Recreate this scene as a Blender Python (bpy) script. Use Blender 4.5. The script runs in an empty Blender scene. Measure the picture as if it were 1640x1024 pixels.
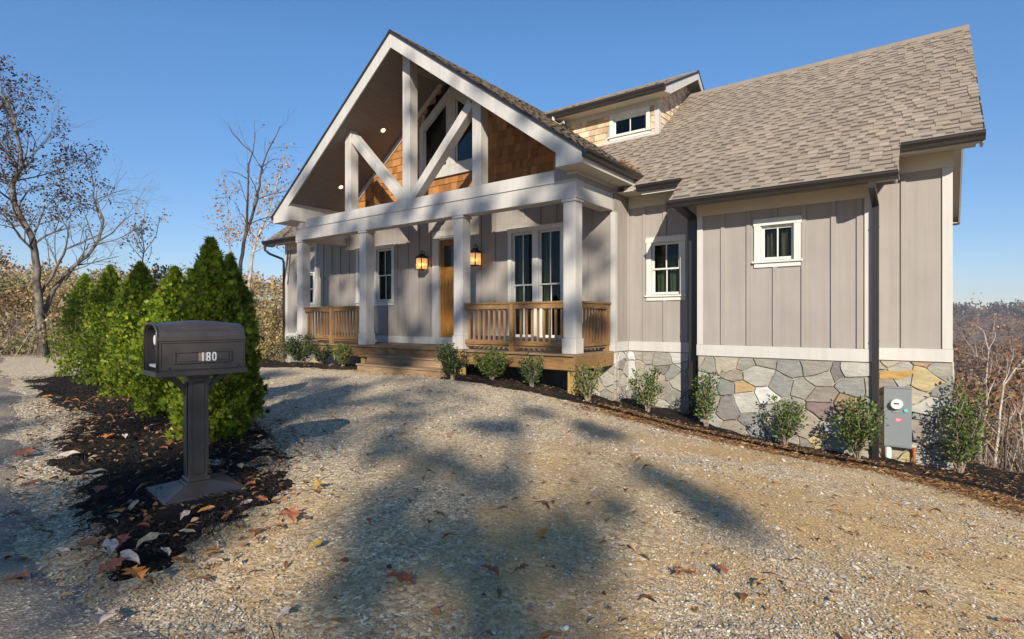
import bpy, math, random
import numpy as np
from mathutils import Vector, Matrix, noise

# ------------------------------------------------------------------ camera, world, sun, exposure
R = math.radians
scene = bpy.context.scene
YAW = R(37.35)
cam_d = bpy.data.cameras.new("camera"); cam = bpy.data.objects.new("camera", cam_d)
scene.collection.objects.link(cam)
cam.location = (0, 0, 0); cam.rotation_euler = (R(90), 0, YAW)
cam_d.sensor_width = 36; cam_d.lens = 19.27; cam_d.clip_start = 0.05; cam_d.clip_end = 4000
scene.camera = cam

SUN = Vector((0.74, -1.0, 0.57)).normalized()      # direction towards the sun
elev = math.asin(SUN.z)
w = bpy.data.worlds.new("World"); scene.world = w; w.use_nodes = True
nt = w.node_tree; nt.nodes.clear()
sky = nt.nodes.new("ShaderNodeTexSky"); sky.sky_type = 'NISHITA'; sky.sun_disc = False
sky.sun_elevation = elev; sky.sun_rotation = math.atan2(SUN.x, SUN.y)
sky.altitude = 1800; sky.air_density = 1.15; sky.dust_density = 0.0; sky.ozone_density = 2.4
bg = nt.nodes.new("ShaderNodeBackground"); bg.inputs[1].default_value = 0.12
out = nt.nodes.new("ShaderNodeOutputWorld")
hs = nt.nodes.new('ShaderNodeHueSaturation'); hs.inputs['Saturation'].default_value = 1.22
nt.links.new(sky.outputs[0], hs.inputs['Color']); 
wtc = nt.nodes.new('ShaderNodeTexCoord'); wsx = nt.nodes.new('ShaderNodeSeparateXYZ'); wrp = nt.nodes.new('ShaderNodeValToRGB'); wmx = nt.nodes.new('ShaderNodeMix'); wmx.data_type = 'RGBA'; wmx.blend_type = 'MULTIPLY'; wmx.inputs[0].default_value = 1
wrp.color_ramp.elements[0].position = 0.0; wrp.color_ramp.elements[0].color = (.50, .49, .56, 1); wrp.color_ramp.elements[1].position = .42; wrp.color_ramp.elements[1].color = (.90, .89, .91, 1)   # ramp puts a dimmer horizon into the sky colour
nt.links.new(wtc.outputs['Generated'], wsx.inputs[0]); nt.links.new(wsx.outputs[2], wrp.inputs[0]); nt.links.new(hs.outputs[0], wmx.inputs[6]); nt.links.new(wrp.outputs[0], wmx.inputs[7]); nt.links.new(wmx.outputs[2], bg.inputs[0]); nt.links.new(bg.outputs[0], out.inputs[0])
sl = bpy.data.lights.new("sun", 'SUN'); sl.energy = 5.0; sl.angle = R(0.5); sl.color = (1, .91, .78)
so = bpy.data.objects.new("sun", sl); scene.collection.objects.link(so)
so.rotation_euler = (-SUN).to_track_quat('-Z', 'Y').to_euler(); so.location = (20, -30, 25)
scene.view_settings.view_transform = 'Standard'; scene.view_settings.look = 'None'
scene.view_settings.exposure = 0.60; scene.view_settings.gamma = 1.0
scene.cycles.max_bounces = 6; scene.cycles.transparent_max_bounces = 12
scene.cycles.use_denoising = True; scene.cycles.denoising_prefilter = 'ACCURATE'; scene.cycles.sample_clamp_indirect = 4

# ------------------------------------------------------------------ object helpers
COL = scene.collection
def tag(o, label=None, cat=None, group=None, kind=None):
    if label: o['label'] = label
    if cat: o['category'] = cat
    if group: o['group'] = group
    if kind: o['kind'] = kind
    return o
def empty(name, loc=(0, 0, 0), rz=0.0):
    o = bpy.data.objects.new(name, None); COL.objects.link(o); o.location = loc
    o.rotation_euler = (0, 0, rz); o.empty_display_size = .1
    return o
def link(name, me, parent=None, m=None, bevel=0, smooth=False):
    if m is not None:
        for k in (m if isinstance(m, (list, tuple)) else [m]): me.materials.append(k)
    o = bpy.data.objects.new(name, me); COL.objects.link(o)
    if parent is not None: o.parent = parent
    if bevel:
        b = o.modifiers.new("bevel", 'BEVEL'); b.width = bevel; b.segments = 1; b.limit_method = 'ANGLE'
    if smooth: me.shade_smooth()
    return o
class MB:
    """collects shapes; build() makes ONE mesh object"""
    def __init__(s): s.v = []; s.f = []; s.c = []; s.cur = (1, 1, 1, 1); s.m = []; s.mi = 0; s.pieces = []
    def add(s, vs, fs):
        n = len(s.v); s.v += [tuple(p) for p in vs]; s.pieces.append((n, len(s.v)))
        for f in fs: s.f.append(tuple(n + i for i in f)); s.c.append(s.cur); s.m.append(s.mi)
    def box(s, x0, x1, y0, y1, z0, z1):
        v = [(x, y, z) for z in (z0, z1) for y in (y0, y1) for x in (x0, x1)]
        s.add(v, [(0, 2, 3, 1), (4, 5, 7, 6), (0, 1, 5, 4), (1, 3, 7, 5), (3, 2, 6, 7), (2, 0, 4, 6)])
        return s
    def prism(s, pts, d):
        """pts: ring of 3D points (ccw seen from outside tip of -d); extruded by vector d"""
        n = len(pts); d = Vector(d); a = [Vector(p) for p in pts]; b = [p + d for p in a]
        nrm = Vector((0, 0, 0))
        for i in range(n): nrm += a[i].cross(a[(i + 1) % n])
        if nrm.dot(d) > 0: a.reverse(); b.reverse()
        s.add(a + b, [tuple(range(n)), tuple(range(2 * n - 1, n - 1, -1))] + [((i + 1) % n, i, n + i, n + (i + 1) % n) for i in range(n)])
        return s
    def bar(s, p, q, w, h, up=(0, 0, 1)):
        """rectangular bar p->q, w across, h along 'up'"""
        p = Vector(p); q = Vector(q); d = (q - p).normalized(); up = Vector(up)
        sx = d.cross(up).normalized(); uz = sx.cross(d).normalized()
        r = [p + sx * (a * w / 2) + uz * (b * h / 2) for a, b in ((-1, -1), (1, -1), (1, 1), (-1, 1))]
        return s.prism(r, q - p)
    def tube(s, pts, rad, n=8, cap=True):
        pts = [Vector(p) for p in pts]; rads = rad if isinstance(rad, (list, tuple)) else [rad] * len(pts)
        base = len(s.v); ref = None; rings = []
        for i, p in enumerate(pts):
            d = (pts[min(i + 1, len(pts) - 1)] - pts[max(i - 1, 0)]).normalized()
            if ref is None: ref = Vector((0, 0, 1)) if abs(d.z) < .9 else Vector((1, 0, 0))
            a = d.cross(ref).normalized(); b = d.cross(a).normalized(); ref = -b if False else ref
            rings.append([p + (a * math.cos(t) + b * math.sin(t)) * rads[i] for t in [2 * math.pi * k / n for k in range(n)]])
        vs = [q for r_ in rings for q in r_]; fs = []
        for i in range(len(pts) - 1):
            for k in range(n):
                fs.append((i * n + k, i * n + (k + 1) % n, (i + 1) * n + (k + 1) % n, (i + 1) * n + k))
        if cap: fs.append(tuple(range(n))[::-1]); fs.append(tuple((len(pts) - 1) * n + k for k in range(n)))
        s.add(vs, [f[::-1] for f in fs])
        return s
    def lathe(s, prof, c=(0, 0, 0), n=20, axis='z', cap=True):
        vs = []; fs = []
        for r_, h in prof:
            for k in range(n):
                t = 2 * math.pi * k / n; a, b = r_ * math.cos(t), r_ * math.sin(t)
                p = (a, b, h) if axis == 'z' else (a, h, b)
                vs.append((c[0] + p[0], c[1] + p[1], c[2] + p[2]))
        for i in range(len(prof) - 1):
            for k in range(n): fs.append((i * n + k, i * n + (k + 1) % n, (i + 1) * n + (k + 1) % n, (i + 1) * n + k))
        if cap: fs.append(tuple(range(n))[::-1]); fs.append(tuple((len(prof) - 1) * n + k for k in range(n)))
        if axis != 'z': fs = [f[::-1] for f in fs]
        s.add(vs, fs); return s
    def build(s, name, m=None, parent=None, bevel=0, smooth=False, col=False):
        me = bpy.data.meshes.new(name); me.from_pydata(s.v, [], s.f)
        if col:
            a = me.attributes.new("col", 'FLOAT_COLOR', 'FACE'); a.data.foreach_set("color", np.array(s.c, 'f').ravel())
        if any(s.m): me.polygons.foreach_set("material_index", s.m)
        me.update()
        return link(name, me, parent, m, bevel, smooth)
def np_mesh(name, V, F, cols=None, m=None, parent=None, smooth=False):
    """V (n,3), F (m,k) same-size faces, cols (m,3)"""
    V = np.asarray(V, 'f'); F = np.asarray(F, np.int32); k = F.shape[1]; me = bpy.data.meshes.new(name)
    me.vertices.add(len(V)); me.vertices.foreach_set("co", V.ravel())
    me.loops.add(F.size); me.loops.foreach_set("vertex_index", F.ravel())
    me.polygons.add(len(F)); me.polygons.foreach_set("loop_start", np.arange(len(F), dtype=np.int32) * k)
    if smooth: me.polygons.foreach_set("use_smooth", np.ones(len(F), bool))
    me.update(calc_edges=True)
    if cols is not None:
        a = me.attributes.new("col", 'FLOAT_COLOR', 'FACE')
        a.data.foreach_set("color", np.hstack([np.asarray(cols, 'f'), np.ones((len(F), 1), 'f')]).ravel())
    return link(name, me, parent, m)
def scatter(T, TF, pos, mats, cols):
    """template verts T (k,3), faces TF (m,q); pos (n,3); mats (n,3,3) -> V,F,colors(per face)"""
    T = np.asarray(T, 'f'); TF = np.asarray(TF, np.int32); n = len(pos)
    V = np.einsum('nij,kj->nki', mats, T) + np.asarray(pos)[:, None, :]
    F = TF[None] + (np.arange(n) * len(T))[:, None, None]
    return V.reshape(-1, 3), F.reshape(-1, TF.shape[1]), np.repeat(np.asarray(cols), len(TF), axis=0)
def frames(nrm, spin, scale):
    """matrices whose z axis is nrm, spun about it, scaled (n,) or (n,3)"""
    nrm = nrm / (np.linalg.norm(nrm, axis=1, keepdims=True) + 1e-9)
    ref = np.where(np.abs(nrm[:, 2:3]) < .95, np.array([[0, 0, 1.]]), np.array([[1., 0, 0]]))
    a = np.cross(ref, nrm); a /= np.linalg.norm(a, axis=1, keepdims=True); b = np.cross(nrm, a)
    c, s_ = np.cos(spin)[:, None], np.sin(spin)[:, None]
    x = a * c + b * s_; y = -a * s_ + b * c
    M = np.stack([x, y, nrm], axis=2)
    scale = np.asarray(scale); scale = scale[:, None] if scale.ndim == 1 else scale
    return M * scale[:, None, :]
def merge(parts):
    Vs = []; Fs = []; Cs = []; n = 0
    for V, F, C in parts: Vs.append(V); Fs.append(F + n); Cs.append(C); n += len(V)
    return np.vstack(Vs), np.vstack(Fs), np.vstack(Cs)

# camera maths (used only to turn measured picture points into real positions)
FW = np.array([-math.sin(YAW), math.cos(YAW), 0]); RT = np.array([math.cos(YAW), math.sin(YAW), 0])
def at(x, y, d):
    p = (FW + (x - 820) / 878. * RT - np.array([0, 0, (y - 512) / 878.])) * d
    return (float(p[0]), float(p[1]), float(p[2]))
def onY(x, y, Y):
    r_ = FW + (x - 820) / 878. * RT - np.array([0, 0, (y - 512) / 878.]); p = r_ * (Y / r_[1])
    return (float(p[0]), float(p[1]), float(p[2]))
def onZ(x, y, Z):
    r_ = FW + (x - 820) / 878. * RT - np.array([0, 0, (y - 512) / 878.]); p = r_ * (Z / r_[2])
    return (float(p[0]), float(p[1]), float(p[2]))

# ------------------------------------------------------------------ materials
class N:
    def __init__(s, name):
        s.m = bpy.data.materials.new(name); s.m.use_nodes = True; s.t = s.m.node_tree; s.t.nodes.clear()
        s.b = s.n("ShaderNodeBsdfPrincipled"); s.o = s.n("ShaderNodeOutputMaterial"); s.l(s.b.outputs[0], s.o.inputs[0])
        s.tc = s.n("ShaderNodeTexCoord")
    def n(s, t, **k):
        x = s.t.nodes.new(t)
        for a, v in k.items(): setattr(x, a, v)
        return x
    def l(s, a, b): s.t.links.new(a, b)
    def noise(s, scale, detail=4, rough=.55, stretch=None, co='Object', dist=0):
        x = s.n("ShaderNodeTexNoise"); x.inputs['Scale'].default_value = scale; x.inputs['Detail'].default_value = detail
        x.inputs['Roughness'].default_value = rough; x.inputs['Distortion'].default_value = dist
        if stretch:
            mp = s.n("ShaderNodeMapping"); mp.inputs['Scale'].default_value = stretch
            s.l(s.tc.outputs[co], mp.inputs[0]); s.l(mp.outputs[0], x.inputs['Vector'])
        else: s.l(s.tc.outputs[co], x.inputs['Vector'])
        return x.outputs['Fac']
    def vor(s, scale, feature='F1', out_='Distance', rnd=1):
        x = s.n("ShaderNodeTexVoronoi", feature=feature); x.inputs['Scale'].default_value = scale
        x.inputs['Randomness'].default_value = rnd
        s.l(s.tc.outputs['Object'], x.inputs['Vector']); return x.outputs[out_]
    def ramp(s, fac, stops, interp='LINEAR'):
        r_ = s.n("ShaderNodeValToRGB"); s.l(fac, r_.inputs[0]); cr = r_.color_ramp; cr.interpolation = interp
        while len(cr.elements) < len(stops): cr.elements.new(.5)
        for e, (p, c) in zip(cr.elements, stops):
            e.position = p; e.color = (c, c, c, 1) if isinstance(c, (int, float)) else (*c, 1)
        return r_.outputs[0]
    def mix(s, f, a, b, mode='MIX'):
        x = s.n("ShaderNodeMix", data_type='RGBA', blend_type=mode)
        for i, v in ((0, f), (6, a), (7, b)):
            if hasattr(v, 'is_output') or isinstance(v, bpy.types.NodeSocket): s.l(v, x.inputs[i])
            elif i == 0: x.inputs[0].default_value = v
            else: x.inputs[i].default_value = (v, v, v, 1) if isinstance(v, (int, float)) else (*v, 1)
        return x.outputs[2]
    def math(s, op, a, b=None):
        x = s.n("ShaderNodeMath", operation=op)
        for i, v in ((0, a), (1, b)):
            if v is None: continue
            if isinstance(v, bpy.types.NodeSocket): s.l(v, x.inputs[i])
            else: x.inputs[i].default_value = v
        return x.outputs[0]
    def bump(s, h, strength=.3, dist=.01, prev=None):
        x = s.n("ShaderNodeBump"); x.inputs['Strength'].default_value = strength; x.inputs['Distance'].default_value = dist
        s.l(h, x.inputs['Height'])
        if prev is not None: s.l(prev, x.inputs['Normal'])
        return x.outputs[0]
    def attr(s, name="col"):
        x = s.n("ShaderNodeAttribute"); x.attribute_name = name; return x.outputs['Color']
    def fin(s, col=None, rough=.6, normal=None, spec=.5, metal=0.0):
        if col is not None:
            if isinstance(col, bpy.types.NodeSocket): s.l(col, s.b.inputs['Base Color'])
            else: s.b.inputs['Base Color'].default_value = (*col, 1)
        if isinstance(rough, bpy.types.NodeSocket): s.l(rough, s.b.inputs['Roughness'])
        else: s.b.inputs['Roughness'].default_value = rough
        s.b.inputs['Specular IOR Level'].default_value = spec; s.b.inputs['Metallic'].default_value = metal
        if normal is not None: s.l(normal, s.b.inputs['Normal'])
        return s.m
def simple(name, col, rough=.6, var=.12, vs=3, bump=0, bs=40, spec=.4, metal=0, attr=False, stretch=None):
    g = N(name); dark = tuple(c * (1 - var) for c in col); lite = tuple(min(1, c * (1 + var)) for c in col)
    c = g.ramp(g.noise(vs, 5, stretch=stretch), [(.3, dark), (.7, lite)])
    if attr: c = g.mix(1.0, c, g.attr(), 'MULTIPLY')
    nm = g.bump(g.noise(bs, 4, stretch=stretch), bump, .004) if bump else None
    return g.fin(c, rough, nm, spec, metal)
M = {}
def streaky(name, col, var=.06, rough=.62):
    """painted boards: faint grain, faint grime streaks running down"""
    g = N(name); a = g.ramp(g.noise(1.3, 5), [(.3, tuple(c * (1 - var) for c in col)), (.7, tuple(min(1, c * (1 + var)) for c in col))])
    st = g.ramp(g.noise(1.0, 6, .65, stretch=(9, 9, .55)), [(.32, .78), (.6, 1.0)])
    c = g.mix(.55, a, st, 'MULTIPLY'); b1 = g.noise(30, 5, .6, stretch=(6, 6, .6))
    return g.fin(c, rough, g.bump(b1, .22, .004), .35)
M['siding'] = streaky('greige_siding', (.305, .274, .245))
M['trim'] = streaky('off_white_trim', (.50, .48, .44), .04, .5)
M['white'] = streaky('white_window_paint', (.62, .60, .55), .03, .45)
M['beam'] = streaky('painted_timber', (.50, .47, .43), .07, .6)
M['soffit'] = simple('soffit_paint', (.50, .46, .38), .6, .06, 1.5)
M['bronze'] = simple('dark_bronze_gutter', (.022, .018, .016), .36, .2, 2, spec=.6)
def wood(name, c0, c1, rough=.75, grain=(1.5, 22, 22), knots=True):
    g = N(name); n1 = g.noise(2.2, 8, .7, stretch=grain, dist=.4)
    c = g.ramp(n1, [(.28, c0), (.52, tuple((a + b) / 2 for a, b in zip(c0, c1))), (.72, c1)])
    blot = g.ramp(g.noise(1.1, 5), [(.35, .62), (.62, 1.1)]); c = g.mix(.8, c, blot, 'MULTIPLY')
    return g.fin(c, rough, g.bump(n1, .35, .004), .3)
M['deck'] = wood('weathered_pine_x', (.12, .062, .028), (.46, .26, .10))
M['deckz'] = wood('weathered_pine_z', (.15, .075, .032), (.50, .28, .11), grain=(22, 22, 1.5))
M['decky'] = wood('weathered_pine_y', (.12, .062, .028), (.44, .25, .10), grain=(22, 1.5, 22))
M['step'] = wood('weathered_step_boards', (.16, .10, .055), (.42, .29, .17))
M['post_new'] = wood('yellow_treated_post', (.30, .19, .06), (.52, .36, .12), grain=(22, 22, 1.5))
M['door'] = wood('stained_door_wood', (.16, .055, .010), (.58, .26, .045), .38, (20, 20, 1.2))
def shakes():
    g = N('cedar_shakes'); n1 = g.noise(3, 7, .7, stretch=(18, 18, 1.3))
    c = g.ramp(n1, [(.3, (.62, .56, .5)), (.7, (1.15, 1.1, 1.0))]); c = g.mix(1.0, c, g.attr(), 'MULTIPLY')
    return g.fin(c, .72, g.bump(n1, .4, .005), .25)
M['shake'] = shakes()
def shingles():
    g = N('asphalt_shingles'); sp = g.noise(260, 3, .7)
    c = g.mix(1.0, g.attr(), g.ramp(sp, [(.3, .66), (.72, 1.3)]), 'MULTIPLY')
    c = g.mix(.6, c, g.ramp(g.noise(.7, 4), [(.3, .82), (.7, 1.08)]), 'MULTIPLY')
    return g.fin(c, .93, g.bump(sp, .5, .004), .15)
M['shingle'] = shingles()
def stone():
    g = N('fieldstone'); n1 = g.noise(6, 8, .65, stretch=(1, 1, 2.6)); n2 = g.noise(2.2, 4, dist=1.2)
    c = g.ramp(n1, [(.25, .72), (.75, 1.22)]); c = g.mix(1.0, c, g.attr(), 'MULTIPLY')
    c = g.mix(g.ramp(n2, [(.62, 0), (.78, .55)]), c, (.46, .36, .20))
    return g.fin(c, .82, g.bump(n1, .9, .022), .25)
M['stone'] = stone()
M['mortar'] = simple('mortar', (.38, .32, .235), .95, .25, 8, .5, 60)
M['concrete'] = simple('concrete_block', (.32, .30, .27), .95, .15, 4, .4, 60)
M['dark'] = simple('dark_interior', (.02, .018, .016), .9, .1)
M['ceiling'] = None
def ceil():
    g = N('porch_ceiling_boards'); n1 = g.noise(3, 6, .6, stretch=(14, 1, 14))
    c = g.ramp(n1, [(.3, (.165, .135, .115)), (.7, (.225, .19, .165))])
    w_ = g.n("ShaderNodeTexWave", wave_type='BANDS', bands_direction='X'); w_.inputs['Scale'].default_value = 1.9
    g.l(g.tc.outputs['Object'], w_.inputs[0])
    v = g.ramp(w_.outputs[0], [(0, 0), (.08, 1)])
    return g.fin(c, .55, g.bump(v, .5, .006), .35)
M['ceiling'] = ceil()
def glass():
    g = N('window_glass'); g.t.nodes.remove(g.b)
    tr = g.n("ShaderNodeBsdfTransparent"); tr.inputs[0].default_value = (.58, .62, .60, 1)
    gl = g.n("ShaderNodeBsdfGlossy"); gl.inputs['Roughness'].default_value = .015
    fr = g.n("ShaderNodeFresnel"); fr.inputs[0].default_value = 1.34
    w_ = g.bump(g.noise(1.2, 2), .06, .05); g.l(w_, gl.inputs['Normal'])
    mx = g.n("ShaderNodeMixShader"); g.l(fr.outputs[0], mx.inputs[0]); g.l(tr.outputs[0], mx.inputs[1]); g.l(gl.outputs[0], mx.inputs[2])
    g.l(mx.outputs[0], g.o.inputs[0]); return g.m
M['glass'] = glass()
def amber():
    g = N('seeded_amber_glass'); g.t.nodes.remove(g.b)
    tr = g.n("ShaderNodeBsdfTransparent"); tr.inputs[0].default_value = (.97, .84, .62, 1)
    df = g.n("ShaderNodeBsdfTranslucent"); df.inputs[0].default_value = (.85, .66, .40, 1)
    gl = g.n("ShaderNodeBsdfGlossy"); gl.inputs['Roughness'].default_value = .1
    m1 = g.n("ShaderNodeMixShader"); m1.inputs[0].default_value = .45; g.l(tr.outputs[0], m1.inputs[1]); g.l(df.outputs[0], m1.inputs[2])
    m2 = g.n("ShaderNodeMixShader"); m2.inputs[0].default_value = .06; g.l(m1.outputs[0], m2.inputs[1]); g.l(gl.outputs[0], m2.inputs[2])
    em = g.n('ShaderNodeEmission'); em.inputs[0].default_value = (1, .66, .34, 1); em.inputs[1].default_value = .12; ad = g.n('ShaderNodeAddShader'); g.l(m2.outputs[0], ad.inputs[0]); g.l(em.outputs[0], ad.inputs[1]); g.m.cycles.emission_sampling = 'NONE'
    g.l(ad.outputs[0], g.o.inputs[0]); return g.m
M['amber'] = amber()
def emit(name, col, st):
    g = N(name); g.b.inputs['Emission Color'].default_value = (*col, 1); g.b.inputs['Emission Strength'].default_value = st
    g.m.cycles.emission_sampling = 'NONE'
    return g.fin(col, .5)
M['bulb'] = emit('lit_bulb', (1, .66, .32), 10)
M['spot'] = emit('lit_recessed_lamp', (1, .60, .24), 5)
M['curtain'] = simple('green_curtain', (.22, .26, .15), .9, .25, 9, stretch=(8, 8, .6))
M['curtain_tan'] = simple('tan_curtain', (.34, .26, .16), .9, .3, 9, stretch=(8, 8, .6))
M['black_iron'] = simple('black_iron', (.012, .011, .01), .45, .1)
M['mail'] = simple('bronze_powder_coat', (.060, .052, .047), .36, .22, 7, .12, 120, .5)
M['paper'] = simple('white_paper', (.75, .74, .72), .8, .04)
M['label_plate'] = simple('beige_number_strip', (.24, .17, .14), .6, .06)
M['number'] = simple('white_numbers', (.72, .71, .68), .5, .02)
M['meter_grey'] = simple('grey_meter_paint', (.185, .205, .215), .5, .05, 2)
M['galv'] = simple('galvanised', (.5, .5, .49), .35, .15, 5, metal=.6)
M['pvc_grey'] = simple('grey_conduit', (.40, .41, .42), .5, .05)
M['pvc_white'] = simple('white_conduit', (.68, .66, .6), .5, .06)
M['red'] = simple('red_sticker', (.70, .07, .08), .5, .05)
M['teal'] = simple('teal_seal', (.10, .50, .40), .5, .05)
M['rust'] = simple('rusty_pipe_paint', (.36, .10, .03), .7, .25, 14)
M['rubber'] = simple('black_cable', (.02, .02, .02), .5, .1)
def leafmat(name, trans=.35, rough=.5, spec=.3):
    g = N(name); col = g.mix(.6, g.attr(), g.ramp(g.noise(40, 3), [(.3, .75), (.7, 1.15)]), 'MULTIPLY')
    g.fin(col, rough, None, spec)
    t = g.n("ShaderNodeBsdfTranslucent"); g.l(col, t.inputs[0]); mx = g.n("ShaderNodeMixShader"); mx.inputs[0].default_value = trans
    g.l(g.b.outputs[0], mx.inputs[1]); g.l(t.outputs[0], mx.inputs[2]); g.l(mx.outputs[0], g.o.inputs[0]); return g.m
M['leaf'] = leafmat('foliage', .42); M['holly'] = leafmat('glossy_evergreen_leaf', .22, .45, .3)
M['dead'] = leafmat('dry_leaf', .22, .7, .2)
M['stoneg'] = simple('loose_stone', (1, 1, 1), .88, .15, 60, attr=True)
def bark(name, c0, c1, sc=7):
    g = N(name); n1 = g.noise(sc, 8, .7, stretch=(1, 1, .45)); c = g.ramp(n1, [(.35, c0), (.62, c1)])
    return g.fin(c, .9, g.bump(n1, .6, .02), .2)
M['bark_grey'] = bark('lichen_grey_bark', (.035, .027, .022), (.19, .17, .145))
M['bark_dark'] = bark('dark_bark', (.035, .025, .02), (.12, .095, .075))
M['bark_white'] = bark('pale_birch_bark', (.14, .11, .085), (.50, .45, .39), 5)
M['bark_tan'] = bark('tan_twig_bark', (.15, .11, .08), (.36, .29, .22))
# ------------------------------------------------------------------ terrain
rng = np.random.default_rng(7); random.seed(7)
CP = [(0, 0, -1.12), (1.5, 0, -1.22), (-3, -2, -1.1), (2, -4, -1.15), (-3.8, 1.59, -1.20), (-3.4, 1.2, -1.16), (-5, 2.3, -1.1), (-8, 2.8, -1.1), (-12, 3.4, -1.1), (-20, 3.5, -1.1), (-14, 0, -1.1),
      (-7, 0, -1.1), (-10.4, 7.6, -1.17), (-7.6, 7.4, -1.15), (-2, 3, -1.16), (0.5, 3, -1.38), (0, 5, -1.58), (-2.5, 5.5, -1.36), (-5.5, 5, -1.16), (2.0, 6, -1.95), (-8, 5, -1.12),
      (-12.2, 6.5, -1.15), (-4.94, 9.8, -1.63), (-3.78, 10.42, -1.74), (-3.28, 9.75, -1.93), (-.7, 9.75, -2.17), (.24, 10.42, -2.28), (-10.6, 8.5, -1.25), (-8, 9.5, -1.4),
      (1.6, 9.5, -2.4), (-16, 9, -1.45), (-13.5, 9, -1.4), (2.8, 3, -1.65), (-1.5, 8.2, -1.86), (0.3, 8.2, -1.98)]
for (x_, y_, Y_) in [(475, 585, 7.9), (550, 585, 7.9), (725, 601, 7.9), (790, 614, 8.0), (853, 625, 8.1), (940, 641, 8.3), (1035, 668, 9.0), (1130, 690, 9.35), (1255, 718, 9.35), (1375, 738, 9.3), (1530, 762, 10.1)]:
    CP.append(onY(x_, y_, Y_))
CP = np.array(CP); _A = np.c_[CP[:, :2], np.ones(len(CP))]; _pl = np.linalg.lstsq(_A, CP[:, 2], rcond=None)[0]
_res = CP[:, 2] - _A @ _pl; _SG = 2.3
_K = np.exp(-((CP[:, None, :2] - CP[None, :, :2]) ** 2).sum(2) / (2 * _SG ** 2)) + .02 * np.eye(len(CP)); _wt = np.linalg.solve(_K, _res)
def sstep(t): t = np.clip(t, 0, 1); return t * t * (3 - 2 * t)
def vnoise(x, y, sc, seed=0):
    """cheap smooth value noise, vectorised"""
    x = np.asarray(x) / sc + seed * 17.3; y = np.asarray(y) / sc + seed * 5.1
    xi = np.floor(x).astype(int); yi = np.floor(y).astype(int); fx = sstep(x - xi); fy = sstep(y - yi)
    def hsh(a, b): n = (a * 374761393 + b * 668265263 + seed * 1442695) & 0x7fffffff; n = ((n ^ (n >> 13)) * 1274126177) & 0x7fffffff; return (n & 0xffff) / 65535.
    return (hsh(xi, yi) * (1 - fx) + hsh(xi + 1, yi) * fx) * (1 - fy) + (hsh(xi, yi + 1) * (1 - fx) + hsh(xi + 1, yi + 1) * fx) * fy
def height(x, y):
    x = np.asarray(x, float); y = np.asarray(y, float); sh = x.shape; x = x.ravel(); y = y.ravel()
    xc = np.clip(x, -22, 3.5); yc = np.clip(y, -6, 10.8)
    k = np.exp(-((xc[:, None] - CP[None, :, 0]) ** 2 + (yc[:, None] - CP[None, :, 1]) ** 2) / (2 * _SG ** 2))
    z = xc * _pl[0] + yc * _pl[1] + _pl[2] + k @ _wt
    z = np.where(yc < 2, z + (-1.12 - z) * sstep((2 - yc) / 3), z); z = np.where(xc < -6, z + (-1.12 - z) * sstep((-6 - xc) / 9) * sstep((8.5 - yc) / 3), z)
    r = np.hypot(x, y); ang = (np.degrees(np.arctan2(-x, y)) + 360) % 360          # 0 = +Y, positive to the left
    right = sstep((40 - np.where(ang > 180, ang - 360, ang)) / 40) * sstep((np.where(ang > 180, ang - 360, ang) + 60) / 40)
    # the land falls away behind the house and beyond the drive
    past = np.maximum(np.maximum(y - 10.9, 0), np.maximum(x - 2.2, 0) * .9 * (y > -4))
    lf = np.maximum(y - (6.6 + .0 * x), 0) * (x < -17.5)
    past = np.maximum(past, lf)
    z -= 11 * (1 - np.exp(-past * .045)) * sstep(past / 2.5)
    hl = np.interp(r, [0, 24, 45, 75, 110, 150, 400, 1500], [0, 0, -1.5, 1.5, 6.0, 7.5, 2, 0])
    hr = np.interp(r, [0, 40, 120, 300, 620, 760, 1500], [0, 0, 1.0, 2, 17.5, 12, 8])
    lft = sstep((ang - 25) / 25) * sstep((115 - ang) / 15)
    z += hl * lft * np.where(z < -3, 1.0, 1) + hr * right * sstep((r - 30) / 50)
    z += lft * sstep((r - 60) / 50) * np.clip(-1.1 - np.minimum(z - hl, -1.1), 0, 20) * .75
    z += sstep((r - 25) / 60) * (vnoise(x, y, 28, 3) - .5) * 3.0 + sstep((r - 200) / 200) * (vnoise(x, y, 120, 5) - .5) * 10
    return z.reshape(sh)
def hz(x, y): return float(height(np.array([x]), np.array([y]))[0])
def polar_sheet():
    rr = np.concatenate([[.25], np.geomspace(.5, 30, 130), np.geomspace(31, 1500, 70)])
    na = 540; th = np.linspace(0, 2 * np.pi, na, endpoint=False)
    X = rr[:, None] * np.cos(th)[None]; Y = rr[:, None] * np.sin(th)[None]
    Z = height(X, Y); near = sstep((14 - rr) / 8)[:, None]
    Z = Z + near * ((vnoise(X, Y, .5, 1) - .5) * .025 + (vnoise(X, Y, .13, 2) - .5) * .010 + (vnoise(X, Y, 1.7, 9) - .5) * .05)
    V = np.stack([X, Y, Z], 2).reshape(-1, 3); i = np.arange(len(rr) - 1)[:, None] * na; k = np.arange(na)[None]; k2 = (k + 1) % na
    F = np.stack([i + k, i + na + k, i + na + k2, i + k2], 2).reshape(-1, 4)[:, ::-1]
    V = np.vstack([V, [[0, 0, hz(0, 0)]]])
    o = np_mesh('gravel_ground', V, F, None, M['gravel'], smooth=True)
    return o
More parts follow.
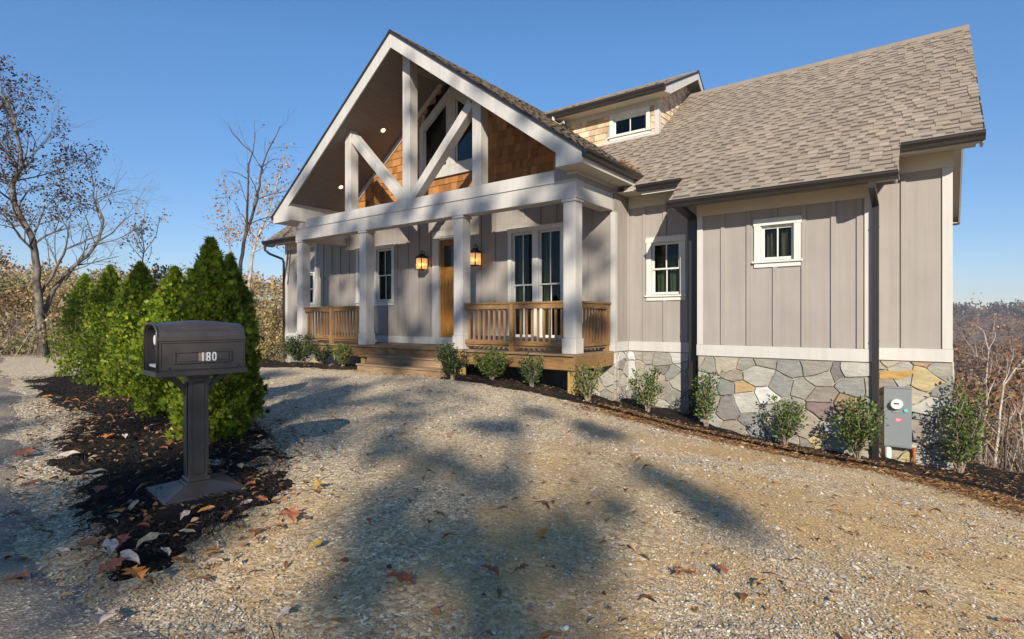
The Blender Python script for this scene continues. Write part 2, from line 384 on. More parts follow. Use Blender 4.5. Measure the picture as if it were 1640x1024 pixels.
def gravelmat():
    g = N('gravel_drive')
    v1 = g.n("ShaderNodeTexVoronoi"); v1.inputs['Scale'].default_value = 75; g.l(g.tc.outputs['Object'], v1.inputs[0])
    v2 = g.n("ShaderNodeTexVoronoi"); v2.inputs['Scale'].default_value = 30; g.l(g.tc.outputs['Object'], v2.inputs[0])
    bw = g.n("ShaderNodeSeparateColor"); g.l(v1.outputs['Color'], bw.inputs[0])
    bw2 = g.n("ShaderNodeSeparateColor"); g.l(v2.outputs['Color'], bw2.inputs[0])
    st = g.ramp(bw.outputs[0], [(0, (.11, .095, .075)), (.3, (.25, .215, .17)), (.6, (.42, .375, .30)), (.88, (.60, .545, .45)), (1, (.88, .83, .73))])
    st2 = g.ramp(bw2.outputs[1], [(0, (.11, .09, .07)), (.5, (.36, .315, .25)), (.9, (.52, .46, .37)), (1, (.8, .74, .63))])
    c = g.mix(g.ramp(g.noise(9, 3), [(.45, 0), (.6, .75)]), st, st2)
    dirt = g.ramp(g.noise(45, 6, .7), [(.25, (.22, .15, .07)), (.75, (.58, .42, .20))])
    big = g.noise(.75, 6, .62, dist=.4); fine = g.noise(16, 5, .7)
    mask = g.ramp(g.math('ADD', g.math('MULTIPLY', big, 1.0), g.math('MULTIPLY', fine, .45)), [(.60, 0), (.80, .8)])
    sx = g.n("ShaderNodeSeparateXYZ"); g.l(g.tc.outputs['Object'], sx.inputs[0])
    c = g.mix(1.0, c, (1.36, 1.24, 1.04), 'MULTIPLY')
    zone = g.ramp(g.math('ADD', g.math('MULTIPLY', g.math('ADD', sx.outputs[0], 5.2), .22), g.math('MULTIPLY', g.noise(.9, 5), .6)), [(.45, .12), (1.05, 1)])
    c = g.mix(g.math('MULTIPLY', mask, zone), c, g.mix(1.0, dirt, (1.2, 1.1, .98), 'MULTIPLY'))
    c = g.mix(g.math('MULTIPLY', zone, .35), c, g.mix(1.0, c, (1.12, .97, .74), 'MULTIPLY'))
    # forest floor away from the drive
    geo = g.n("ShaderNodeVectorMath", operation='LENGTH'); g.l(g.tc.outputs['Object'], geo.inputs[0])
    floor_ = g.ramp(g.noise(3, 8, .75), [(.3, (.05, .035, .02)), (.5, (.17, .11, .06)), (.7, (.30, .21, .12))])
    edge = g.math('ADD', sx.outputs[1], g.math('MULTIPLY', g.noise(1.2, 4), 1.6))
    # right-hand leafy verge: beyond the line y > 7.2
    e1 = g.ramp(g.math('DIVIDE', edge, 20.0), [(.475, 0), (.50, 1)])
    far = g.ramp(g.math('DIVIDE', geo.outputs[1], 60.0), [(.36, 0), (.42, 1)])
    c = g.mix(g.math('MAXIMUM', e1, far), c, floor_)
    dst = g.ramp(v1.outputs['Distance'], [(0, 1), (.6, 0)])
    b1 = g.bump(dst, .35, .006); b2 = g.bump(g.ramp(v2.outputs['Distance'], [(0, 1), (.7, 0)]), .3, .010, b1)
    b3 = g.bump(g.noise(14, 5, .7), .4, .02, b2)
    return g.fin(c, .92, b3, .2)
M['gravel'] = gravelmat()
def asphaltmat():
    g = N('old_asphalt'); v1 = g.n("ShaderNodeTexVoronoi"); v1.inputs['Scale'].default_value = 90; g.l(g.tc.outputs['Object'], v1.inputs[0])
    sc = g.n("ShaderNodeSeparateColor"); g.l(v1.outputs['Color'], sc.inputs[0])
    c = g.ramp(sc.outputs[0], [(0, (.085, .083, .08)), (.55, (.17, .162, .152)), (.85, (.26, .25, .235)), (.93, (.42, .40, .37)), (1, (.66, .63, .57))])
    dusty = g.ramp(g.noise(1.6, 6, .65), [(.42, 0), (.66, .8)]); c = g.mix(dusty, c, (.30, .26, .205)); c = g.mix(1.0, c, (1.36, 1.18, .96), 'MULTIPLY')
    return g.fin(c, .88, g.bump(v1.outputs['Distance'], .5, .006, g.bump(g.noise(20, 5), .4, .01)), .3)
M['asphalt'] = asphaltmat()
def mulchmat():
    g = N('black_mulch'); n1 = g.noise(60, 8, .75, stretch=(1, 1.6, 1)); c = g.ramp(n1, [(.35, (.008, .007, .006)), (.6, (.028, .022, .018)), (.8, (.07, .05, .035))])
    c = g.mix(g.ramp(g.noise(1.1, 5, .6), [(.55, 0), (.75, .6)]), c, (.10, .07, .045))
    return g.fin(c, .95, g.bump(n1, 1, .03), .15)
M['mulch'] = mulchmat()
gr = polar_sheet(); tag(gr, kind='structure'); gr.name = 'ground'
def sdist(P, X, Y):
    """signed distance to polygon P (positive inside)"""
    P = np.array(P, float); Q = np.roll(P, -1, 0); d = np.full(X.shape, 1e9); ins = np.zeros(X.shape, bool)
    for (ax, ay), (bx, by) in zip(P, Q):
        ex, ey = bx - ax, by - ay; t = np.clip(((X - ax) * ex + (Y - ay) * ey) / (ex * ex + ey * ey), 0, 1)
        d = np.minimum(d, np.hypot(X - ax - t * ex, Y - ay - t * ey))
        c = ((ay > Y) != (by > Y)) & (X < (bx - ax) * (Y - ay) / (by - ay + 1e-12) + ax); ins ^= c
    return np.where(ins, d, -d)
def patch(name, P, m, step, rise, slope, rag=.12, rough=.03, seed=4):
    P = np.array(P); x0, y0 = P.min(0) - .3; x1, y1 = P.max(0) + .3
    xs = np.arange(x0, x1, step); ys = np.arange(y0, y1, step); X, Y = np.meshgrid(xs, ys, indexing='ij')
    d = sdist(P, X, Y) + (vnoise(X, Y, .45, seed) - .5) * 2 * rag + (vnoise(X, Y, .14, seed + 1) - .5) * rag
    up = rise * sstep(d / slope) + np.minimum(d, 0) * .5
    Z = height(X, Y) + up + ((vnoise(X, Y, .09, seed + 2) - .5) * rough + (vnoise(X, Y, .3, seed + 3) - .5) * rough * 1.3) * sstep(d / .15 + .3) + (vnoise(X, Y, .5, 1) - .5) * .025 + (vnoise(X, Y, 1.7, 9) - .5) * .05
    keep = d > -.12; nx, ny = X.shape; idx = np.arange(nx * ny).reshape(nx, ny)
    k = keep[:-1, :-1] & keep[1:, :-1] & keep[:-1, 1:] & keep[1:, 1:]
    F = np.stack([idx[:-1, :-1][k], idx[1:, :-1][k], idx[1:, 1:][k], idx[:-1, 1:][k]], 1)
    V = np.stack([X, Y, Z], 2).reshape(-1, 3); used = np.unique(F); mp = np.zeros(len(V), int); mp[used] = np.arange(len(used))
    return np_mesh(name, V[used], mp[F], None, m, smooth=True)
ROAD = [(-60, -6.5), (-60, 3.2), (-26, 4.4), (-15.2, 2.6), (-12.6, 2.35), (-9.6, 1.85), (-6.2, 1.15), (-4.2, .84), (-3.3, .72), (-2.6, .70), (-2.0, .86), (-1.75, .6), (-1.9, -6.5)]
o = patch('asphalt_road', [p for p in ROAD if p[0] > -30] + [(-30, -6.5), (-30, 3.9)][::-1] if False else [(-30, -6.5), (-30, 4.0)] + [p for p in ROAD if p[0] > -30], M['asphalt'], .11, .022, .15, .10, .004, 11); tag(o, kind='structure')
BED = [(-13.2, 2.5), (-13.4, 4.0), (-10.2, 3.9), (-8, 3.35), (-6, 3.0), (-4.85, 2.68), (-4.05, 2.32), (-3.38, 1.88), (-3.0, 1.42), (-2.86, 1.12), (-2.9, .92), (-3.2, .88), (-3.9, 1.0), (-4.6, 1.1), (-5.8, 1.35), (-7.6, 1.9), (-9.6, 2.1), (-11.6, 2.35)]
o = patch('mulch_bed', BED, M['mulch'], .045, .035, .3, .13, .05, 21); tag(o, kind='structure')
HBED = [(-18, 7.1), (-12.4, 6.75), (-10.6, 7.35), (-10.2, 7.9), (-7.5, 7.9), (-7.2, 7.2), (-5.7, 7.45), (-4.5, 7.95), (-3.3, 8.5), (-2.0, 8.8), (-.6, 8.95), (.9, 9.3), (3.2, 9.9), (3.2, 12), (.2, 12), (.2, 10.45), (-5, 10.4), (-5, 9.6), (-16, 9.6), (-18, 9.6)]
o = patch('mulch_border', HBED, M['mulch'], .06, .05, .35, .12, .05, 31); tag(o, kind='structure')
def inpoly(P, x, y): return sdist(P, np.asarray(x, float), np.asarray(y, float))
# loose stones on the drive, denser and finer close to the camera
def stones():
    n = 230000; r = np.exp(rng.uniform(np.log(1.25), np.log(11), n)); px = rng.uniform(-40, 1700, n)
    d = FW[None, :2] + ((px - 820) / 878)[:, None] * RT[None, :2]; x = d[:, 0] * r; y = d[:, 1] * r
    dens = vnoise(x, y, .8, 12) * .7 + vnoise(x, y, .22, 13) * .5
    ok = (inpoly(BED, x, y) < .02) & (inpoly(HBED, x, y) < .0) & (y < 9.5) & (dens > rng.uniform(.1, .95, n)) & ~((x > -3.6) & (vnoise(x, y, .9, 33) * .6 + vnoise(x, y, .25, 34) * .4 > .52) & (rng.random(n) < .6)) & ((inpoly(ROAD, x, y) < 0) | (rng.random(n) < .55))
    x, y, r = x[ok], y[ok], r[ok]; n = len(x)
    s = (.0026 + .0044 * rng.random(n) ** 2.5 + .009 * (rng.random(n) < .008)) * (r / 2.2) ** .6
    T = np.array([(1, 0, 0), (.4, .8, .1), (-.5, .9, 0), (-1, -.1, .1), (-.3, -.9, 0), (.6, -.7, .05), (.1, .1, .75)]); TF = [(0, 1, 6), (1, 2, 6), (2, 3, 6), (3, 4, 6), (4, 5, 6), (5, 0, 6)]
    sc = np.stack([s * rng.uniform(.8, 1.5, n), s * rng.uniform(.6, 1.1, n), s * rng.uniform(.5, 1.1, n)], 1)
    nrm = np.stack([rng.normal(0, .25, n), rng.normal(0, .25, n), np.ones(n)], 1)
    z = height(x, y) + (vnoise(x, y, .5, 1) - .5) * .025 + (vnoise(x, y, .13, 2) - .5) * .010 + (vnoise(x, y, 1.7, 9) - .5) * .05 + s * .15 + .004
    base = np.array([(.42, .37, .295), (.32, .28, .225), (.51, .46, .375), (.72, .67, .58), (.50, .38, .21), (.20, .17, .14)])
    c = base[rng.choice(6, n, p=[.32, .24, .2, .07, .09, .08])] * rng.uniform(.8, 1.2, (n, 1))
    zn = sstep((x + 4.2) / 3.5)[:, None]; cly = (vnoise(x, y, .9, 33) * .6 + vnoise(x, y, .25, 34) * .4)[:, None]; tt_ = zn * sstep((cly - .38) / .2); c = c * (1 - tt_) + (c * .45 + np.array([[.34, .25, .11]]) * rng.uniform(.5, 1.0, (n, 1))) * tt_
    V, F, C = scatter(T, TF, np.stack([x, y, z], 1), frames(nrm, rng.uniform(0, 6.28, n), sc), c)
    tag(np_mesh('loose_gravel', V, F, C, M['stoneg']), kind='stuff')
stones()
def chips():
    for nm, P, n, lim in (('mulch_chips', BED, 30000, 9), ('border_mulch_chips', HBED, 9000, 30)):
        P_ = np.array(P); a, b = P_.min(0), P_.max(0); x = rng.uniform(a[0], b[0], n * 3); y = rng.uniform(a[1], b[1], n * 3)
        if nm == 'mulch_chips': x = -2.7 - rng.random(n * 3) ** 1.7 * 10.5
        ok = (inpoly(P, x, y) > -.06 * rng.random(n * 3)) & (np.hypot(x, y) < 15); x, y = x[ok][:n], y[ok][:n]; n = len(x)
        T = np.array([(-1, -.5, 0), (1, -.35, .1), (.9, .4, .05), (-.8, .5, .15)]); TF = [(0, 1, 2, 3)]
        s = rng.uniform(.007, .022, n) * (1 if nm == 'mulch_chips' else 1.5); sc = np.stack([s, s * rng.uniform(.15, .5, n), s * .5], 1); nrm = np.stack([rng.normal(0, .5, n), rng.normal(0, .5, n), np.ones(n)], 1)
        z = height(x, y) + .058 + rng.uniform(-.01, .022, n)
        c = np.array([(.010, .008, .007), (.020, .015, .012), (.036, .026, .02), (.10, .07, .045)])[rng.choice(4, n, p=[.5, .3, .15, .05])]
        V, F, C = scatter(T, TF, np.stack([x, y, z], 1), frames(nrm, rng.uniform(0, 6.28, n), sc), c)
        tag(np_mesh(nm, V, F, C, M['stoneg']), kind='stuff')
chips()
# dry leaf and pine-straw litter: verge at the right, edges of the beds
def leaf_shape(kind):
    """outline half-widths along a midrib -> folded, curled leaf of unit length; returns verts, quads"""
    prof = {'oak': [(0, .02), (.12, .05), (.2, .20), (.28, .12), (.38, .36), (.47, .17), (.58, .42), (.68, .2), (.78, .28), (.88, .14), (1, .01)],
            'oval': [(0, .01), (.12, .10), (.28, .22), (.45, .27), (.62, .24), (.8, .14), (.92, .06), (1, .005)],
            'maple': [(0, .02), (.08, .10), (.16, .42), (.26, .22), (.36, .30), (.46, .55), (.54, .26), (.66, .20), (.74, .30), (.86, .10), (1, .01)]}[kind]
    V = []; F = []
    for t, w_ in prof:
        zc = .16 * math.sin(t * 3.0) - .05; tip = .10 * (1 + math.sin(t * 9)) * w_ / .3
        V += [(t - .5, -w_, zc + tip * .9 + .03), (t - .5, 0, zc), (t - .5, w_, zc + tip + .05 * math.cos(t * 7))]
    for i in range(len(prof) - 1):
        a = i * 3; F += [(a, a + 3, a + 4, a + 1), (a + 1, a + 4, a + 5, a + 2)]
    return V, F
def litter():
    n = 11000; t = rng.random(n); x = -4.2 + 6.5 * t + rng.normal(0, .25, n); yb = np.interp(x, [-5, -3.3, -2, -.6, .9, 3], [7.8, 8.3, 8.5, 8.65, 8.7, 8.7])
    y = yb + rng.normal(-.15, .36, n) - (x > -.5) * rng.random(n) * 1.3 * np.clip(x + .5, 0, 1.6) + .15
    n2 = 2600; x2 = rng.uniform(-9, -2.6, n2); y2 = rng.uniform(.6, 3.4, n2); ok = inpoly(BED, x2, y2) > -.3; x2, y2 = x2[ok], y2[ok]
    n3 = 700; px = rng.uniform(300, 1640, n3); rr = rng.uniform(1.6, 9, n3); dd = FW[None, :2] + ((px - 820) / 878)[:, None] * RT[None, :2]; x3 = dd[:, 0] * rr; y3 = dd[:, 1] * rr; k3 = y3 < 9.2; x3, y3 = x3[k3], y3[k3]
    n4 = 1300; x4 = rng.uniform(-17, -4, n4); y4 = rng.uniform(6.9, 9.2, n4); x5 = rng.uniform(-.3, 3.2, 1500); y5 = rng.uniform(8.6, 11.5, 1500); x4 = np.concatenate([x4, x5]); y4 = np.concatenate([y4, y5])
    x = np.concatenate([x, x2, x3, x4]); y = np.concatenate([y, y2, y3, y4]); n = len(x)
    T, TF = leaf_shape('oval'); keep = [0, 1, 2, 6, 7, 8, 12, 13, 14, 21, 22, 23]; T = [T[i] for i in keep]; TF = [(0, 3, 4, 1), (1, 4, 5, 2), (3, 6, 7, 4), (4, 7, 8, 5), (6, 9, 10, 7), (7, 10, 11, 8)]
    straw = rng.random(n) < np.where(y > 7, .55, .25); s = rng.uniform(.022, .055, n) * (1 + straw)
    sc = np.stack([s, s * np.where(straw, .09, rng.uniform(.7, 1.4, n)), s * rng.uniform(.5, 1.6, n)], 1)
    nrm = np.stack([rng.normal(0, .35, n), rng.normal(0, .35, n), np.ones(n)], 1)
    inb = (inpoly(BED, x, y) > 0) | (inpoly(HBED, x, y) > 0)
    z = height(x, y) + .012 + inb * .05 + (vnoise(x, y, .5, 1) - .5) * .025 + (vnoise(x, y, 1.7, 9) - .5) * .05 + rng.uniform(0, .01, n)
    base = np.array([(.30, .17, .08), (.20, .10, .045), (.42, .27, .13), (.36, .15, .05), (.50, .38, .22), (.14, .07, .035)])
    c = base[rng.choice(6, n, p=[.24, .24, .17, .12, .09, .14])] * rng.uniform(.75, 1.2, (n, 1))
    V, F, C = scatter(T, TF, np.stack([x, y, z], 1), frames(nrm, rng.uniform(0, 6.28, n), sc), c)
    tag(np_mesh('leaf_litter', V, F, C, M['dead']), kind='stuff')
litter()
def fallen():
    cols = {'tan': (.50, .37, .25), 'pale': (.62, .50, .40), 'rust': (.36, .13, .07), 'orange': (.60, .24, .05), 'yellow': (.60, .40, .08), 'brown': (.22, .11, .06)}
    rows = [(165, 996, .125, 'maple', 'pale', 'asphalt'), (182, 912, .10, 'oak', 'rust', 'mulch'), (208, 900, .10, 'oval', 'pale', 'mulch'), (150, 906, .085, 'oval', 'rust', 'mulch'), (195, 876, .10, 'oak', 'rust', 'mulch'),
        (240, 874, .11, 'oval', 'tan', 'mulch'), (168, 868, .06, 'oval', 'tan', 'mulch'), (100, 888, .06, 'oval', 'pale', 'asphalt'), (70, 857, .08, 'oak', 'brown', 'asphalt'), (24, 932, .09, 'oak', 'rust', 'asphalt'),
        (12, 895, .07, 'oval', 'tan', 'asphalt'), (160, 790, .11, 'oak', 'rust', 'mulch'), (150, 762, .12, 'oval', 'pale', 'mulch'), (108, 733, .13, 'oval', 'pale', 'mulch'), (36, 732, .12, 'maple', 'rust', 'asphalt'),
        (132, 690, .10, 'oval', 'tan', 'mulch'), (172, 706, .12, 'oak', 'orange', 'mulch'), (200, 705, .08, 'oval', 'pale', 'mulch'), (236, 742, .09, 'oval', 'pale', 'mulch'), (85, 722, .10, 'oval', 'tan', 'mulch'),
        (62, 690, .11, 'oval', 'pale', 'asphalt'), (55, 780, .10, 'oval', 'brown', 'asphalt'), (400, 783, .09, 'oak', 'rust', 'mulch'), (366, 836, .08, 'oak', 'rust', 'gravel'), (300, 860, .06, 'oval', 'tan', 'mulch'),
        (297, 835, .07, 'oval', 'pale', 'mulch'), (330, 826, .07, 'oval', 'orange', 'mulch'), (385, 752, .08, 'oval', 'tan', 'mulch'), (420, 810, .07, 'oak', 'rust', 'gravel'), (450, 775, .07, 'oval', 'tan', 'gravel'),
        (186, 826, .09, 'oak', 'orange', 'mulch'), (215, 815, .09, 'oval', 'tan', 'mulch'), (240, 690, .09, 'oval', 'pale', 'mulch'), (150, 735, .07, 'oval', 'tan', 'mulch'), (510, 786, .10, 'oval', 'yellow', 'gravel'),
        (507, 880, .075, 'oval', 'yellow', 'gravel'), (466, 836, .10, 'maple', 'rust', 'gravel'), (640, 940, .10, 'maple', 'rust', 'gravel'), (528, 929, .05, 'oval', 'yellow', 'gravel'), (527, 1018, .035, 'oval', 'orange', 'gravel'),
        (784, 923, .075, 'oak', 'rust', 'gravel'), (835, 918, .06, 'oak', 'brown', 'gravel'), (869, 860, .07, 'oak', 'orange', 'gravel'), (1100, 925, .09, 'maple', 'rust', 'gravel'), (1156, 917, .08, 'oak', 'rust', 'gravel'),
        (1116, 972, .055, 'oval', 'pale', 'gravel'), (1098, 828, .055, 'oval', 'orange', 'gravel'), (1487, 892, .05, 'oval', 'orange', 'gravel'), (1606, 945, .05, 'oval', 'orange', 'gravel'), (1272, 904, .06, 'oak', 'brown', 'gravel'),
        (1616, 992, .06, 'oak', 'rust', 'gravel'), (404, 974, .045, 'oval', 'yellow', 'gravel'), (800, 980, .06, 'oval', 'pale', 'gravel'), (665, 795, .06, 'oval', 'brown', 'gravel'), (703, 835, .06, 'oak', 'brown', 'gravel'),
        (730, 873, .05, 'oval', 'yellow', 'gravel'), (920, 775, .06, 'oak', 'rust', 'gravel'), (1340, 800, .06, 'oval', 'brown', 'gravel'), (1180, 795, .05, 'oval', 'brown', 'gravel'), (590, 845, .05, 'oval', 'rust', 'gravel'),
        (535, 833, .04, 'oval', 'orange', 'gravel'), (1265, 940, .045, 'oval', 'pale', 'gravel'), (1560, 868, .05, 'oval', 'brown', 'gravel'), (1430, 850, .05, 'oval', 'brown', 'gravel'), (470, 690, .07, 'oval', 'rust', 'gravel'),
        (1160, 850, .04, 'oval', 'pale', 'gravel'), (455, 745, .08, 'maple', 'rust', 'gravel'), (345, 880, .05, 'oval', 'pale', 'gravel'), (455, 990, .05, 'maple', 'pale', 'gravel'), (720, 700, .06, 'oval', 'rust', 'gravel')]
    rows += [(175, 885, .12, 'oval', 'pale', 'mulch'), (215, 925, .11, 'oak', 'orange', 'mulch'), (265, 890, .08, 'oval', 'pale', 'mulch'), (140, 880, .10, 'oval', 'brown', 'mulch'), (345, 905, .06, 'oval', 'tan', 'gravel'), (230, 850, .07, 'oval', 'rust', 'mulch'), (430, 730, .08, 'oval', 'pale', 'mulch'), (395, 815, .07, 'oval', 'pale', 'gravel'), (190, 770, .07, 'oak', 'rust', 'mulch'), (110, 800, .08, 'oak', 'tan', 'asphalt'), (75, 640, .12, 'oval', 'orange', 'asphalt'), (262, 722, .07, 'oval', 'rust', 'mulch')]
    word = {'oak': 'lobed', 'oval': 'oval', 'maple': 'pointed'}; surf = {'asphalt': 'the dark asphalt road', 'mulch': 'the black mulch', 'gravel': 'the gravel drive'}
    meshes = {}; made = []
    for i, (px, py, s, k, c, on) in enumerate(rows):
        if (k, c) not in meshes:
            V, F = leaf_shape(k); me = bpy.data.meshes.new('fallen_leaf'); me.from_pydata(V, [], F)
            a = me.attributes.new("col", 'FLOAT_COLOR', 'FACE')
            for j, q in enumerate(a.data): f = .85 + .3 * ((j * 37) % 10) / 10; q.color = (cols[c][0] * f, cols[c][1] * f, cols[c][2] * f, 1)
            me.materials.append(M['dead']); meshes[(k, c)] = me
        z = -1.1
        for _ in range(6): p = onZ(px, py, z); z = hz(p[0], p[1]) + (.07 if on == 'mulch' else .018)
        o = bpy.data.objects.new('fallen_leaf', meshes[(k, c)]); COL.objects.link(o)
        zz = z + float((vnoise(p[0], p[1], .5, 1) - .5) * .025 + (vnoise(p[0], p[1], 1.7, 9) - .5) * .05) + .012
        made.append((py, o)); o.location = (p[0], p[1], zz + s * .06)
        rnd = random.Random(i); o.rotation_euler = (rnd.uniform(-.35, .35), rnd.uniform(-.35, .35), rnd.uniform(0, 6.28)); o.scale = (s * 1.25, s * 1.15 * rnd.uniform(.8, 1.1), s * rnd.uniform(.6, 1.3))
        if on == 'mulch': where = 'at the front tip of the black mulch bed' if py > 858 else 'on black mulch left of the mailbox base' if px < 215 and py > 750 else 'on black mulch right beside the mailbox base' if px > 280 and py > 740 else 'on black mulch just left of the mailbox base' if py > 780 else 'near the left edge of the black mulch bed' if px < 180 else 'on black mulch in front of the hedge'
        elif on == 'asphalt': where = 'on the dark road at the very bottom left corner' if py > 960 else 'on the dark road low at the left edge' if px < 40 and py > 850 else 'on the dark road by the tip of the mulch bed' if py > 840 else 'on the dark road halfway along the mulch bed' if py > 750 else 'on the dark road beside the hedge'
        else:
            a_ = 'left part' if px < 600 else 'middle' if px < 1000 else 'right part'; b2 = 'nearest the camera' if py > 900 else 'at mid distance' if py > 800 else 'near the house'; where = f'on the {a_} of the drive, {b2}'
        sw = 'large ' if s > .095 else 'small ' if s < .06 else ''
        tag(o, f"{sw}{c} {word[k]} fallen leaf {where}", 'leaf', 'fallen leaves on the ground')
    by = {}
    for py, o in made: by.setdefault(o['label'], []).append((py, o))
    for l, L in by.items():
        L.sort(key=lambda q: -q[0]); n = len(L)
        if n > 1:
            for j, (py, o) in enumerate(L): o['label'] = ('nearest ' if j == 0 else 'farthest ' if j == n - 1 else 'middle ' if n == 3 else 'second nearest ' if j == 1 else 'third nearest ') + l
fallen()
# ------------------------------------------------------------------ house
house = empty('house', (-9, 12, -2.0)); HOFF = Vector((-9, 12, -2.0))
tag(house, 'greige board and batten house with timber front porch gable, cedar shakes and stone base', 'house')
SPLITS = {'corner_board', 'base_band', 'frieze_board', 'soffit', 'fascia', 'rake_board', 'drip_edge', 'eave_soffit', 'eave_fascia', 'ceiling_trim', 'porch_ceiling', 'rake_soffit', 'panel_joint', 'foundation', 'dormer_trim', 'beam_frieze', 'door_frame', 'gable_wall', 'dormer_soffit', 'wall', 'ridge_cap', 'dormer_wall', 'unlit_room_panel', 'floor'}
def hp(mb, name, m, parent=None, bevel=0, col=False, smooth=False):
    """a part (or sub-part) of the house; geometry is given in world space"""
    if name in SPLITS and len(mb.pieces) > 1:
        bb = []
        for (n0, n1) in mb.pieces: v = np.array(mb.v[n0:n1]); bb.append((v.min(0) - .006, v.max(0) + .006))
        par_ = list(range(len(bb)))
        def find(i):
            while par_[i] != i: i = par_[i]
            return i
        for i in range(len(bb)):
            for j in range(i):
                if (bb[i][0] <= bb[j][1]).all() and (bb[j][0] <= bb[i][1]).all(): par_[find(i)] = find(j)
        groups = {}
        for i in range(len(bb)): groups.setdefault(find(i), []).append(i)
        if len(groups) > 1:
            last = None
            owner = np.zeros(len(mb.v), int)
            for i, (n0, n1) in enumerate(mb.pieces): owner[n0:n1] = find(i)
            for k in groups:
                q = MB(); idx = {}
                for f, cc_ in zip(mb.f, mb.c):
                    if owner[f[0]] != k: continue
                    for v in f:
                        if v not in idx: idx[v] = len(q.v); q.v.append(mb.v[v])
                    q.f.append(tuple(idx[v] for v in f)); q.c.append(cc_); q.m.append(0)
                last = q.build(name, m, None, bevel, smooth, col); last.parent = parent or house
                if parent is None: last.matrix_parent_inverse = Matrix.Translation(-HOFF)
            return last
    o = mb.build(name, m, None, bevel, smooth, col); o.parent = parent or house
    if parent is None: o.matrix_parent_inverse = Matrix.Translation(-HOFF)
    return o
YW, Y2, Y3, YL = 9.80, 10.42, 9.75, 10.0
XR, X3R, X3L, XC, XL, XLL = .24, -.69, -3.27, -4.95, -15.13, -17.15
TOP = -.44; DK = -.615
def wall_front(name, x0, x1, z0, z1, Y, holes, bat, zcap=None, th=.12):
    mb = MB(); xs = sorted({x0, x1, *[h[0] for h in holes], *[h[1] for h in holes]}); zs = sorted({z0, z1, *[h[2] for h in holes], *[h[3] for h in holes]})
    for i in range(len(xs) - 1):
        run = None
        for j in range(len(zs) - 1):
            cx = (xs[i] + xs[i + 1]) / 2; cz = (zs[j] + zs[j + 1]) / 2
            solid = not any(h[0] < cx < h[1] and h[2] < cz < h[3] for h in holes)
            if solid: run = (run[0] if run else zs[j], zs[j + 1])
            if (not solid or j == len(zs) - 2) and run:
                mb.box(xs[i], xs[i + 1], Y, Y + th, run[0], run[1]); run = None
    for b in bat:
        segs = [(z0 + .0, zcap or z1)]
        for h in holes:
            if h[0] - .05 < b < h[1] + .05:
                new = []
                for a, c in segs:
                    if h[2] - .12 > a: new.append((a, min(c, h[2] - .12)))
                    if h[3] + .02 < c: new.append((max(a, h[3] + .02), c))
                segs = [q for q in new if q[1] - q[0] > .05]
        for a, c in segs: mb.box(b - .032, b + .032, Y - .024, Y + .002, a + .002, c)
    return mb
